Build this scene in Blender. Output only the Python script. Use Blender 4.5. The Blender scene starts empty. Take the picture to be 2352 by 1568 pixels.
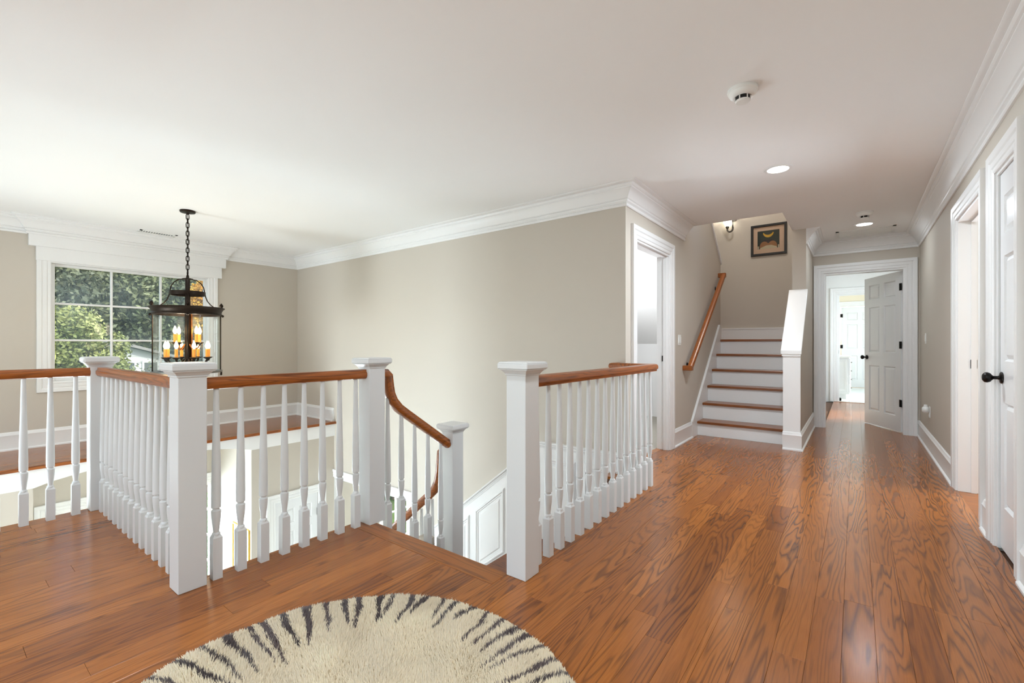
import bpy, math, random
import numpy as np
from mathutils import Vector
random.seed(7); RNG = np.random.default_rng(11)
S = bpy.context.scene
COL = S.collection
pi = math.pi

# ------------------------------------------------------------------ camera, world, big lights, exposure
F_PX, V0 = 1039.4, 790.5
cam = bpy.data.cameras.new('camera'); cam_o = bpy.data.objects.new('camera', cam); COL.objects.link(cam_o)
cam.sensor_width = 36; cam.sensor_fit = 'HORIZONTAL'; cam.lens = 36*F_PX/2352
cam.shift_y = (V0-784)/2352; cam.clip_start = .05; cam.clip_end = 300
cam_o.location = (0, 0, 1.11); cam_o.rotation_euler = (pi/2, 0, math.atan2(788.87, F_PX))
S.camera = cam_o
S.view_settings.view_transform = 'Standard'; S.view_settings.look = 'None'
S.view_settings.gamma = 1; S.view_settings.use_curve_mapping = False
S.view_settings.exposure = 0.12

W = bpy.data.worlds.new('sky'); S.world = W; W.use_nodes = True
wn = W.node_tree.nodes; wl = W.node_tree.links
sky = wn.new('ShaderNodeTexSky'); sky.sky_type = 'NISHITA'; sky.sun_disc = False
sky.sun_elevation = math.radians(42); sky.sun_rotation = math.radians(60); sky.dust_density = 2
wl.new(sky.outputs[0], wn['Background'].inputs[0]); wn['Background'].inputs[1].default_value = .5

def lamp(name, kind, loc, energy, color=(1, 1, 1), direction=None, size=None, size_y=None, spot=None, portal=False, radius=None):
    l = bpy.data.lights.new(name, kind); o = bpy.data.objects.new(name, l); COL.objects.link(o)
    l.energy = energy; l.color = color; o.location = loc
    if direction: o.rotation_euler = Vector(direction).to_track_quat('-Z', 'Y').to_euler()
    if kind == 'AREA':
        l.shape = 'RECTANGLE' if size_y else 'DISK'; l.size = size
        if size_y: l.size_y = size_y
        if portal: l.cycles.is_portal = True
    if kind == 'SPOT': l.spot_size = spot; l.spot_blend = 1
    if radius is not None: l.shadow_soft_size = radius
    return o
sun = lamp('sun', 'SUN', (20, 20, 30), 3.2, (1, .95, .85), (-.75, -.25, -.62)); sun.data.angle = .01
DAY = (.82, .94, 1.06)
# fill lamps outside three unseen windows added in the wall behind the camera
for cxw, wdt, e in ((-.62, 1.9, 38), (-3.2, 1.7, 22), (-5.6, 1.9, 30)):
    lamp('added_back_window_fill', 'AREA', (cxw, -3.2, 1.30), e, DAY, (0, 1, 0.02), wdt, 1.7)
# daylight through the front door glazing and the living-room window downstairs
lamp('daylight_front_door', 'AREA', (-7.3, 1.68, -1.75), 330, DAY, (1, 0, 0), 1.6, 1.9)
lamp('daylight_lower_window', 'AREA', (-7.3, 5.6, -2.1), 420, DAY, (1, 0, 0), .9, 1.2)
lamp('added_lower_back_fill', 'AREA', (-5.6, -3.2, -1.5), 450, DAY, (0, 1, 0), 1.9, 1.8)  # unseen window and lamp added to send light up from the foyer
# fill lamp added in the unseen bedroom, shining out through its open door
lamp('added_bedroom_fill', 'AREA', (2.55, 5.34, 1.3), 95, DAY, (-1, 0, 0), 1.04, 1.6)
lamp('front_window_portal', 'AREA', (-7.25, 1.65, 1.36), 1, DAY, (1, 0, 0), 1.5, 1.3, portal=True)

# ------------------------------------------------------------------ node helpers / materials
def srgb(r, g, b):
    f = lambda c: (c/255/12.92 if c/255 <= .04045 else ((c/255+.055)/1.055)**2.4)
    return (f(r), f(g), f(b), 1)
MATS = {}
def new_mat(name):
    m = bpy.data.materials.new(name); m.use_nodes = True; MATS[name] = m
    nt = m.node_tree; return m, nt.nodes, nt.links, nt.nodes['Principled BSDF']
def paint(name, col, rough=.5, var=.03, scale=6, bump=.02, bscale=350, metal=0, spec=.5, coat=0, emit=None):
    """painted / plain surface with faint procedural mottling and fine relief"""
    m, N, L, P = new_mat(name)
    tc = N.new('ShaderNodeTexCoord'); no = N.new('ShaderNodeTexNoise'); no.inputs['Scale'].default_value = scale
    L.new(tc.outputs['Object'], no.inputs['Vector'])
    mx = N.new('ShaderNodeMix'); mx.data_type = 'RGBA'
    c = col[:3]
    mx.inputs[6].default_value = tuple(max(0, v*(1-var)) for v in c)+(1,); mx.inputs[7].default_value = tuple(min(1, v*(1+var)) for v in c)+(1,)
    L.new(no.outputs['Fac'], mx.inputs[0]); L.new(mx.outputs[2], P.inputs['Base Color'])
    P.inputs['Roughness'].default_value = rough; P.inputs['Metallic'].default_value = metal
    P.inputs['Specular IOR Level'].default_value = spec; P.inputs['Coat Weight'].default_value = coat
    if bump:
        n2 = N.new('ShaderNodeTexNoise'); n2.inputs['Scale'].default_value = bscale; L.new(tc.outputs['Object'], n2.inputs['Vector'])
        b = N.new('ShaderNodeBump'); b.inputs['Strength'].default_value = bump; b.inputs['Distance'].default_value = .002
        L.new(n2.outputs['Fac'], b.inputs['Height']); L.new(b.outputs[0], P.inputs['Normal'])
    if emit:
        P.inputs['Emission Color'].default_value = emit[0]+(1,); P.inputs['Emission Strength'].default_value = emit[1]
    return m
def wood(name, light, mid, dark, axis='Y', rough=.28, grain=1.0, coat=.3, rnd=True):
    """stained oak: contour grain stretched along the board, pores, per-board tone"""
    m, N, L, P = new_mat(name)
    tc = N.new('ShaderNodeTexCoord'); at = N.new('ShaderNodeAttribute'); at.attribute_name = 'rnd'
    mp = N.new('ShaderNodeMapping'); mp.vector_type = 'POINT'
    L.new(tc.outputs['Object'], mp.inputs['Vector'])
    sc = {'Y': (6.5, .55, 6.5), 'X': (.55, 6.5, 6.5), 'Z': (6.5, 6.5, .55)}[axis]; mp.inputs['Scale'].default_value = sc
    mul = N.new('ShaderNodeVectorMath'); mul.operation = 'SCALE'; L.new(at.outputs['Vector'], mul.inputs[0]); mul.inputs['Scale'].default_value = 37.
    add = N.new('ShaderNodeVectorMath'); L.new(mp.outputs[0], add.inputs[0])
    if rnd: L.new(mul.outputs[0], add.inputs[1])
    n1 = N.new('ShaderNodeTexNoise'); n1.inputs['Scale'].default_value = 1.; n1.inputs['Detail'].default_value = 3; n1.inputs['Roughness'].default_value = .45; n1.inputs['Distortion'].default_value = .35
    L.new(add.outputs[0], n1.inputs['Vector'])
    m1 = N.new('ShaderNodeMath'); m1.operation = 'MULTIPLY'; m1.inputs[1].default_value = 21.; L.new(n1.outputs['Fac'], m1.inputs[0])
    sx = N.new('ShaderNodeSeparateXYZ'); L.new(add.outputs[0], sx.inputs[0]); st = N.new('ShaderNodeMath'); st.operation = 'MULTIPLY_ADD'; st.inputs[1].default_value = 4.2
    L.new(sx.outputs[{'Y': 0, 'X': 1, 'Z': 0}[axis]], st.inputs[0]); L.new(m1.outputs[0], st.inputs[2]); m1 = st
    fr = N.new('ShaderNodeMath'); fr.operation = 'FRACT'; L.new(m1.outputs[0], fr.inputs[0])
    rp = N.new('ShaderNodeValToRGB'); e = rp.color_ramp.elements
    e[0].position = 0; e[0].color = (1, 1, 1, 1); e[1].position = 1; e[1].color = (.9, .9, .9, 1)
    for p, v in ((.07, .7), (.22, .12), (.65, 0.)): x = e.new(p); x.color = (v, v, v, 1)
    L.new(fr.outputs[0], rp.inputs[0])
    # strength of the grain varies board to board
    gs = N.new('ShaderNodeTexNoise'); gs.inputs['Scale'].default_value = .35; L.new(add.outputs[0], gs.inputs['Vector'])
    gm = N.new('ShaderNodeMapRange'); gm.inputs[1].default_value = .3; gm.inputs[2].default_value = .65; gm.inputs[3].default_value = .2*grain; gm.inputs[4].default_value = 1.*grain
    L.new(gs.outputs['Fac'], gm.inputs[0])
    gx = N.new('ShaderNodeMath'); gx.operation = 'MULTIPLY'; L.new(rp.outputs[0], gx.inputs[0]); L.new(gm.outputs[0], gx.inputs[1])
    # fine pores
    mp2 = N.new('ShaderNodeMapping'); mp2.inputs['Scale'].default_value = {'Y': (260, 9, 260), 'X': (9, 260, 260), 'Z': (260, 260, 9)}[axis]
    L.new(tc.outputs['Object'], mp2.inputs['Vector'])
    n2 = N.new('ShaderNodeTexNoise'); n2.inputs['Scale'].default_value = 1.; n2.inputs['Detail'].default_value = 3; L.new(mp2.outputs[0], n2.inputs['Vector'])
    r2 = N.new('ShaderNodeMapRange'); r2.inputs[1].default_value = .35; r2.inputs[2].default_value = .7; r2.inputs[3].default_value = 0; r2.inputs[4].default_value = .45
    L.new(n2.outputs['Fac'], r2.inputs[0])
    base = N.new('ShaderNodeMix'); base.data_type = 'RGBA'; base.inputs[6].default_value = light; base.inputs[7].default_value = mid
    if rnd:
        L.new(at.outputs['Fac'], base.inputs[0])
    else: base.inputs[0].default_value = .5
    c1 = N.new('ShaderNodeMix'); c1.data_type = 'RGBA'; c1.inputs[7].default_value = dark
    L.new(base.outputs[2], c1.inputs[6]); L.new(gx.outputs[0], c1.inputs[0])
    c2 = N.new('ShaderNodeMix'); c2.data_type = 'RGBA'; c2.blend_type = 'MULTIPLY'; c2.inputs[7].default_value = (.62, .5, .4, 1)
    L.new(c1.outputs[2], c2.inputs[6]); L.new(r2.outputs[0], c2.inputs[0])
    L.new(c2.outputs[2], P.inputs['Base Color'])
    P.inputs['Specular IOR Level'].default_value = .42; P.inputs['Roughness'].default_value = rough; P.inputs['Coat Weight'].default_value = coat; P.inputs['Coat Roughness'].default_value = .18
    b = N.new('ShaderNodeBump'); b.inputs['Strength'].default_value = .015; b.inputs['Distance'].default_value = .001; b.invert = True
    L.new(gx.outputs[0], b.inputs['Height']); L.new(b.outputs[0], P.inputs['Normal'])
    return m
def glass(name, tint=(.97, .99, .98), veil=0):
    m, N, L, P = new_mat(name); N.remove(P)
    tr = N.new('ShaderNodeBsdfTransparent'); tr.inputs[0].default_value = tint+(1,)
    gl = N.new('ShaderNodeBsdfGlossy'); gl.inputs['Roughness'].default_value = .02
    no = N.new('ShaderNodeTexNoise'); no.inputs['Scale'].default_value = 3
    f0 = N.new('ShaderNodeFresnel'); f0.inputs[0].default_value = 1.25; fr = N.new('ShaderNodeMath'); fr.operation = 'MULTIPLY'; fr.inputs[1].default_value = .45; L.new(f0.outputs[0], fr.inputs[0])
    bm = N.new('ShaderNodeBump'); bm.inputs['Strength'].default_value = .02; L.new(no.outputs['Fac'], bm.inputs['Height']); L.new(bm.outputs[0], gl.inputs['Normal'])
    mx = N.new('ShaderNodeMixShader'); L.new(fr.outputs[0], mx.inputs[0]); L.new(tr.outputs[0], mx.inputs[1]); L.new(gl.outputs[0], mx.inputs[2])
    if veil:
        df = N.new('ShaderNodeBsdfTranslucent'); df.inputs[0].default_value = (.9, .92, .9, 1); d2 = N.new('ShaderNodeBsdfDiffuse'); d2.inputs[0].default_value = (.8, .82, .8, 1)
        mv = N.new('ShaderNodeMixShader'); mv.inputs[0].default_value = .4; L.new(df.outputs[0], mv.inputs[1]); L.new(d2.outputs[0], mv.inputs[2])
        n3 = N.new('ShaderNodeTexNoise'); n3.inputs['Scale'].default_value = 2.2; n3.inputs['Detail'].default_value = 8; tcv = N.new('ShaderNodeTexCoord'); L.new(tcv.outputs['Object'], n3.inputs['Vector'])
        rg = N.new('ShaderNodeMapRange'); rg.inputs[1].default_value = .3; rg.inputs[2].default_value = .7; rg.inputs[3].default_value = veil*.5; rg.inputs[4].default_value = veil*1.5; L.new(n3.outputs['Fac'], rg.inputs[0])
        m3 = N.new('ShaderNodeMixShader'); L.new(rg.outputs[0], m3.inputs[0]); L.new(mx.outputs[0], m3.inputs[1]); L.new(mv.outputs[0], m3.inputs[2]); mx = m3
    L.new(mx.outputs[0], N['Material Output'].inputs[0]); return m

WHITE = paint('white_trim_paint', srgb(238, 237, 235), .32, .01, bump=.01)
CEIL = paint('ceiling_paint', srgb(243, 242, 240), .8, .012, 2, .03)
POSTSHADED = paint('shaded_white_post_paint', srgb(216, 216, 214), .34, .01, bump=.01)  # trim white darkened: the shading of the posts is put into the colour
WALL = paint('greige_wall_paint', srgb(200, 191, 178), .65, .015, 2, .04)
WALLW = paint('white_wall_paint', srgb(236, 235, 232), .6, .01, 2, .03)
DOORW = paint('white_door_paint', srgb(233, 233, 233), .25, .01, bump=.008)
BLACK = paint('oiled_bronze', srgb(30, 27, 25), .35, .15, 40, .02, metal=.7)
BRONZE = paint('dark_bronze', srgb(42, 32, 24), .42, .3, 25, .05, metal=.8)
COPPER = paint('aged_copper', srgb(150, 92, 48), .35, .25, 20, .04, metal=.85)
STEEL = paint('dull_nickel', srgb(120, 116, 108), .35, .1, 30, .02, metal=.9)
PLASTIC = paint('white_plastic', srgb(236, 235, 230), .35, .01, bump=0)
DARK = paint('dark_void', srgb(28, 26, 25), .8, .05)
CARPET = paint('grey_carpet', srgb(168, 162, 150), .95, .12, 60, .4, 500)
TILE = paint('pale_stone_tile', srgb(214, 219, 216), .3, .05, 5, .02)
GOLD = paint('gilt_frame', srgb(205, 165, 70), .3, .1, 30, .05, metal=.8)
CANDLE = paint('amber_candle', srgb(226, 140, 48), .5, .1, 20, 0, emit=((.9, .36, .06), .35))
FLAME = paint('lit_bulb', (1, .9, .7, 1), .5, .01, emit=((1, .78, .42), 14), bump=0)
CANLENS = paint('lit_lens', (1, 1, 1, 1), .5, .01, emit=((1, .97, .92), 12), bump=0)
SHADE = paint('lit_frosted_shade', (1, 1, .97, 1), .5, .01, emit=((1, .95, .82), 5), bump=0)
GLASS = glass('clear_glass'); HAZEGLARE = glass('hazy_glare_glass', veil=.085)  # veil holds pane haze plus whitish glare painted in
LOAK, MOAK, DOAK = srgb(184, 112, 45), srgb(136, 75, 26), srgb(62, 31, 11)
FLOOR = wood('oak_floor', LOAK, MOAK, DOAK, 'Y', .22, .8, .05)
FLOORX = wood('oak_nosing', LOAK, MOAK, DOAK, 'X', .30, .7, .05, False)
TREADM = wood('oak_tread', srgb(150, 88, 40), srgb(130, 72, 30), DOAK, 'X', .30, .7, .1, False)
RAILY = wood('oak_rail_along', srgb(172, 98, 38), srgb(152, 82, 28), DOAK, 'Y', .30, .8, .1, False)
RAILX = wood('oak_rail_across', srgb(172, 98, 38), srgb(152, 82, 28), DOAK, 'X', .30, .8, .1, False)

# ------------------------------------------------------------------ mesh helpers
ORG = {}
class MB:
    def __init__(s): s.v = []; s.f = []
    def add(s, vs, fs):
        n = len(s.v); s.v += [tuple(map(float, p)) for p in vs]; s.f += [tuple(i+n for i in f) for f in fs]; return s
    def box(s, x0, x1, y0, y1, z0, z1):
        x0, x1 = min(x0, x1), max(x0, x1); y0, y1 = min(y0, y1), max(y0, y1); z0, z1 = min(z0, z1), max(z0, z1)
        return s.add([(x0,y0,z0),(x1,y0,z0),(x1,y1,z0),(x0,y1,z0),(x0,y0,z1),(x1,y0,z1),(x1,y1,z1),(x0,y1,z1)],
                     [(0,3,2,1),(4,5,6,7),(0,1,5,4),(1,2,6,5),(2,3,7,6),(3,0,4,7)])
    def cbox(s, x0, x1, y0, y1, z0, z1, c):
        """box whose top edges are chamfered by c"""
        s.add([(x0,y0,z0),(x1,y0,z0),(x1,y1,z0),(x0,y1,z0),(x0,y0,z1-c),(x1,y0,z1-c),(x1,y1,z1-c),(x0,y1,z1-c),
               (x0+c,y0+c,z1),(x1-c,y0+c,z1),(x1-c,y1-c,z1),(x0+c,y1-c,z1)],
              [(0,3,2,1),(0,1,5,4),(1,2,6,5),(2,3,7,6),(3,0,4,7),(4,5,9,8),(5,6,10,9),(6,7,11,10),(7,4,8,11),(8,9,10,11)]); return s
    def frus(s, hw0, z0, hw1, z1, cx=0, cy=0):
        a = [(cx+sx*hw0, cy+sy*hw0, z0) for sx, sy in ((-1,-1),(1,-1),(1,1),(-1,1))]+[(cx+sx*hw1, cy+sy*hw1, z1) for sx, sy in ((-1,-1),(1,-1),(1,1),(-1,1))]
        return s.add(a, [(0,3,2,1),(4,5,6,7),(0,1,5,4),(1,2,6,5),(2,3,7,6),(3,0,4,7)])
    def prism(s, poly, axis, a0, a1):
        """poly in the two other axes (cyclic order), extruded along axis"""
        n = len(poly)
        def P(u, w, a): return {'x': (a, u, w), 'y': (u, a, w), 'z': (u, w, a)}[axis]
        s.add([P(u, w, a0) for u, w in poly]+[P(u, w, a1) for u, w in poly],
              [tuple(range(n))[::-1], tuple(range(n, 2*n))]+[(i, (i+1) % n, (i+1) % n+n, i+n) for i in range(n)]); return s
    def lathe(s, prof, seg=24, c=(0, 0, 0), axis='z', cap=True):
        vs = []; fs = []; n = len(prof)
        for r, z in prof:
            for k in range(seg):
                a = 2*pi*k/seg; p = (r*math.cos(a), r*math.sin(a), z)
                p = {'z': p, 'x': (p[2], p[0], p[1]), 'y': (p[0], p[2], p[1])}[axis]
                vs.append((p[0]+c[0], p[1]+c[1], p[2]+c[2]))
        for i in range(n-1):
            for k in range(seg):
                k2 = (k+1) % seg; fs.append((i*seg+k, i*seg+k2, (i+1)*seg+k2, (i+1)*seg+k))
        if cap: fs += [tuple(range(seg))[::-1], tuple(range((n-1)*seg, n*seg))]
        return s.add(vs, fs)
    def tube(s, pts, r, seg=8, closed=False):
        pts = [Vector(p) for p in pts]; n = len(pts); vs = []; fs = []
        up = Vector((0, 0, 1))
        for i, p in enumerate(pts):
            t = (pts[(i+1) % n]-pts[i-1]) if closed else (pts[min(i+1, n-1)]-pts[max(i-1, 0)])
            t.normalize(); a = t.cross(up)
            if a.length < 1e-3: a = t.cross(Vector((0, 1, 0)))
            a.normalize(); b = a.cross(t); rr = r[i] if isinstance(r, (list, tuple)) else r
            for k in range(seg):
                q = p+(a*math.cos(2*pi*k/seg)+b*math.sin(2*pi*k/seg))*rr; vs.append(q)
        for i in range(n if closed else n-1):
            j = (i+1) % n
            for k in range(seg):
                k2 = (k+1) % seg; fs.append((i*seg+k, i*seg+k2, j*seg+k2, j*seg+k))
        if not closed: fs += [tuple(range(seg))[::-1], tuple(range((n-1)*seg, n*seg))]
        return s.add(vs, fs)
    def ball(s, c, r, seg=12, sz=1.):
        return s.lathe([(max(1e-4, r*math.sin(pi*i/8)), -r*sz*math.cos(pi*i/8)) for i in range(9)], seg, c)
    def sweep_plan(s, path, prof, z=0):
        """mitred moulding along a plan polyline; prof=(d to the left of travel, height)"""
        P = [Vector((x, y)) for x, y in path]; n = len(P); m = len(prof); vs = []; fs = []
        for i in range(n):
            d0 = (P[i]-P[i-1]).normalized() if i else None; d1 = (P[i+1]-P[i]).normalized() if i < n-1 else None
            if d0 is None: d0 = d1
            if d1 is None: d1 = d0
            n0 = Vector((-d0.y, d0.x)); n1 = Vector((-d1.y, d1.x)); mi = (n0+n1); mi /= max(1e-6, mi.dot(n0)) 
            for d, h in prof: q = P[i]+mi*d; vs.append((q.x, q.y, z+h))
        for i in range(n-1):
            for k in range(m):
                k2 = (k+1) % m; fs.append((i*m+k, (i+1)*m+k, (i+1)*m+k2, i*m+k2))
        fs += [tuple(range(m)), tuple(range((n-1)*m, n*m))[::-1]]
        return s.add(vs, fs)
    def sweep3(s, pts, prof, side):
        """profile (a along side, b along in-plane normal) swept along a 3-D path"""
        pts = [Vector(p) for p in pts]; side = Vector(side).normalized(); n = len(pts); m = len(prof); vs = []; fs = []
        for i, p in enumerate(pts):
            a = (pts[i]-pts[i-1]).normalized() if i else None; b = (pts[i+1]-pts[i]).normalized() if i < n-1 else None
            a = a or b; b = b or a; t = (a+b).normalized(); nn = side.cross(t).normalized(); k = 1/max(.3, t.dot(a))
            for u, w in prof: vs.append(p+side*u+nn*w*k)
        for i in range(n-1):
            for k in range(m):
                k2 = (k+1) % m; fs.append((i*m+k, (i+1)*m+k, (i+1)*m+k2, i*m+k2))
        fs += [tuple(range(m)), tuple(range((n-1)*m, n*m))[::-1]]
        return s.add(vs, fs)
    def casing(s, plane, c, sgn, u0, u1, z0, z1, prof, four=False):
        """moulded frame round an opening in wall plane x=c or y=c, projecting sgn; prof=(w outward, t proud)"""
        m = len(prof); vs = []; fs = []
        cor = [(u0, z0, -1, -1 if four else 0), (u0, z1, -1, 1), (u1, z1, 1, 1), (u1, z0, 1, -1 if four else 0)]
        for u, z, su, sz in cor:
            for w, t in prof:
                a, b, q = u+su*w, z+sz*w, c+sgn*t
                vs.append((q, a, b) if plane == 'x' else (a, q, b))
        rng = range(4) if four else range(3)
        for i in rng:
            j = (i+1) % 4
            for k in range(m):
                k2 = (k+1) % m; fs.append((i*m+k, j*m+k, j*m+k2, i*m+k2))
        if not four: fs += [tuple(range(m)), tuple(range(3*m, 4*m))[::-1]]
        return s.add(vs, fs)
    def mesh(s, name, org=(0, 0, 0), smooth=None):
        me = bpy.data.meshes.new(name); me.from_pydata([(x-org[0], y-org[1], z-org[2]) for x, y, z in s.v], [], s.f); me.update()
        import bmesh
        b = bmesh.new(); b.from_mesh(me); bmesh.ops.recalc_face_normals(b, faces=b.faces); b.to_mesh(me); b.free()
        if smooth:
            me.polygons.foreach_set('use_smooth', [True]*len(me.polygons))
            me.set_sharp_from_angle(angle=math.radians(smooth))
        return me
    def build(s, name, mat, parent=None, smooth=None, kind=None, bevel=None, org=None):
        o_ = ORG.get(parent.name, (0, 0, 0)) if parent else (org or (0, 0, 0))
        me = s.mesh(name, o_, smooth); me.materials.append(mat)
        o = bpy.data.objects.new(name, me); COL.objects.link(o)
        if parent: o.parent = parent
        elif org: o.location = org
        ORG[o.name] = o_
        if kind: o['kind'] = kind
        if bevel:
            md = o.modifiers.new('bevel', 'BEVEL'); md.width = bevel; md.segments = 2; md.limit_method = 'ANGLE'; md.angle_limit = math.radians(40)
        return o
def tag(o, label, cat, group=None):
    o['label'] = label; o['category'] = cat
    if group: o['group'] = group
    return o
def thing(name, label, cat, loc, group=None):
    o = bpy.data.objects.new(name, None); COL.objects.link(o); o.location = loc; o.empty_display_size = .1; ORG[o.name] = tuple(loc)
    if label: tag(o, label, cat, group)
    return o
def sroot(name, loc, label=None):
    o = thing(name, None, None, loc); o['kind'] = 'structure'
    if label: o['label'] = label
    return o
def inst(src, name, parent, loc, rotz=0):
    """copy of a part sharing mesh data; loc is world"""
    o = bpy.data.objects.new(name, src); COL.objects.link(o); o.parent = parent
    p = ORG[parent.name]; o.location = (loc[0]-p[0], loc[1]-p[1], loc[2]-p[2]); o.rotation_euler = (0, 0, rotz); return o
def holes_wall(mb, axis, c0, c1, u0, u1, z0, z1, holes=()):
    us = sorted({u0, u1, *[h[0] for h in holes], *[h[1] for h in holes]}); zs = sorted({z0, z1, *[h[2] for h in holes], *[h[3] for h in holes]})
    for a, b in zip(us, us[1:]):
        run = None
        for c, d in zip(zs, zs[1:]):
            mu, mz = (a+b)/2, (c+d)/2
            solid = not any(h[0] < mu < h[1] and h[2] < mz < h[3] for h in holes)
            if solid: run = [run[0], d] if run else [c, d]
            if (not solid or d == zs[-1]) and run:
                mb.box(c0, c1, a, b, *run) if axis == 'x' else mb.box(a, b, c0, c1, *run); run = None
    return mb

# ------------------------------------------------------------------ dimensions (metres; upper floor at z=0)
C = 2.466; XR = .62; XS = -1.56; YL = 3.655; XW = -7.04; YE = 7.33; Z0 = -3.0; YB = -3.0; LAND = 1.18

# ------------------------------------------------------------------ structure: walls, ceiling, slabs
holes_wall(MB(), 'x', XR, XR+.12, YB, YE+.12, -.02, C, [(3.97, 4.79, -.02, 2.05), (3.19, 3.595, -.02, 2.05)]).build('wall_right', WALL, kind='structure')
holes_wall(MB(), 'y', YE, YE+.12, -.46, XR, -.02, C, [(-.335, .485, -.02, 2.05)]).build('wall_far', WALL, kind='structure')
m = holes_wall(MB(), 'y', YL, YL+.12, XW, XS, Z0, C, [(-6.05, -4.33, Z0, -.80)])
m.build('wall_left', WALL, kind='structure')
m = MB(); m.prism([(3.775, -.02), (3.87, -.02), (3.87, 2.05), (4.79, 2.05), (4.79, -.02), (7.06, -.02), (7.06, 2.295), (4.9, 4.11), (3.775, 4.11)], 'x', XS-.12, XS)
m.build('wall_stair_side', WALL, kind='structure')
FW = [(.895, 2.41, .70, 2.01), (.88, 2.50, Z0, -.755), (5.3, 5.98, -2.7, -1.55)]
holes_wall(MB(), 'x', XW-.16, XW, YB, 7.0, Z0, C, FW).build('wall_front', WALL, kind='structure')
BW = [(-1.5, .26, .55, 2.1), (-4.0, -2.4, .55, 2.1), (-6.5, -4.7, .55, 2.1), (-6.5, -4.7, -2.4, -.6)]
holes_wall(MB(), 'y', YB-.12, YB, XW-.16, XR+.12, Z0, C, BW).build('wall_behind', WALL, kind='structure')
m = MB().box(-.60, -.46, 6.3, 10.8, -.02, C); m.box(-.60, -.46, 8.05, 8.2, -.02, 5)
m.build('wall_stair_partition', WALL, kind='structure')
# stairwell shaft above the flight going up
m = MB().box(-2.87, -.46, 8.05, 8.17, -.02, 5).box(-2.87, -2.75, 3.775, 8.05, -.02, 5).box(-.60, -.48, 5.4, 8.05, C+.13, 5).box(-2.75, -.48, 3.9, 4.0, C+.13, 5)
m.build('wall_stair_back', WALL, kind='structure')
MB().box(-2.87, -.46, 3.9, 8.17, 5, 5.1).build('ceiling_stair_shaft', CEIL, kind='structure')
m = MB().box(XW-.16, XS-.12, YB-.12, YL+.12, C, C+.13).box(XS-.12, XR+.12, YB-.12, 5.4, C, C+.13).box(-.60, XR+.12, 5.4, 7.45, C, C+.13)
m.build('ceiling', CEIL, kind='structure')
# closet under the upper flight, seen through the open doorway on the left
m = MB().box(-2.75, XS-.12, 6.87, 6.95, -.02, 1.18); m.box(-2.76, -2.75, 3.775, 6.9, -.02, 2.5); m.box(-2.75, XS-.12, 3.775, 3.79, -.02, 2.5)
m.prism([(6.95, 1.05), (6.95, 1.16), (5.2, 2.63), (3.775, 2.63), (3.775, 2.5), (5.2, 2.5)], 'x', -2.75, XS-.12)
m.build('wall_closet_under_stair', WALLW, kind='structure')
# slabs, lower storey
SLAB = paint('subfloor', srgb(90, 60, 40), .8, .1)
m = MB().box(-4.14, -2.46, YB, .80, -.30, -.022).box(-2.46, -1.34, YB, 1.70, -.30, -.022).box(-1.34, XR+.12, YB, 7.45, -.30, -.022).box(-1.70, -1.34, 3.52, 8.05, -.30, -.022)
m.box(-.60, 1.3, 7.45, 10.8, -.3, -.022).box(-2.87, -1.68, YL+.12, 8.05, -.30, -.022)
m.build('floor_slab', SLAB, kind='structure')
m = MB().box(-4.14, -4.04, YB, .80, Z0, -.30).box(-4.14, -2.46, .70, .80, Z0, -.30).box(-2.56, -2.46, .80, 2.3, Z0, -.30).box(-1.34, -1.24, 1.7, YL, Z0, -.30)
m.build('wall_foyer_lower', WALL, kind='structure')
m = MB().box(-4.145, -2.46, .802, .812, -.3, -.025).box(-4.152, -4.142, YB, .812, -.3, -.025).box(-2.472, -2.462, .81, 1.70, -.3, -.025)
m.build('trim_well_fascia', WHITE, kind='structure')
MB().box(XW-.16, -1.2, YB-.12, 7.1, Z0-.1, Z0).build('floor_lower', paint('foyer_floor', srgb(222, 212, 196), .35, .08, 3), kind='structure')
m = MB().box(XW, -1.5, 7.0, 7.1, Z0, 0).box(-1.6, -1.5, YL+.12, 7.0, Z0, -.3).box(XW-.16, -1.5, YL+.12, 7.1, -.3, -.2)
m.build('wall_living_room', WALLW, kind='structure')
# bedroom beyond the open doorway on the right, closet behind the narrow door
m = MB().box(2.6, 2.7, 2.9, 6, -.02, C).box(.74, 2.7, 5.9, 6, -.02, C).box(.74, 2.7, 3.7, 3.8, -.02, C).box(.74, 2.7, 2.8, 2.9, -.02, C).box(.74, 2.7, 2.8, 6, C, C+.1).box(.74, 2.7, 2.8, 6, -.3, -.02)
m.box(1.2, 1.3, 2.9, 3.7, -.02, C)
m.build('wall_bedroom', WALL, kind='structure')
# passage and bath beyond the far door
m = holes_wall(MB(), 'y', 10.8, 10.92, -.60, 1.3, -.02, C, [(-.28, .56, -.02, 2.08)])
holes_wall(m, 'x', 1.2, 1.3, 7.45, 10.8, -.02, C, [(8.7, 9.9, .75, 2.05)]); m.box(.74, 1.3, 7.35, 7.45, -.02, C)
m.build('wall_passage', WALLW, kind='structure')
m = MB().box(-1.3, -1.2, 10.92, 14.6, -.02, C).box(-1.3, -.60, 10.82, 10.92, -.02, C)
holes_wall(m, 'x', 1.6, 1.7, 10.92, 14.6, -.02, C, [(11.6, 13.4, .5, 2.1)]); m.box(1.3, 1.7, 10.82, 10.92, -.02, C)
m.box(-1.3, -.314, 14.5, 14.6, -.02, C).box(.50, 1.7, 14.5, 14.6, -.02, C).box(-.314, .5, 14.5, 14.6, 2.09, C)
m.build('wall_bath', paint('cream_wall', srgb(240, 228, 205), .6, .02), kind='structure')
MB().box(-.60, 1.3, 7.45, 10.82, C, C+.1).box(-1.3, 1.7, 10.82, 14.6, C, C+.1).build('ceiling_passage', CEIL, kind='structure')
bt = sroot('floor_bath', (0, 10.8, 0))
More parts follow.
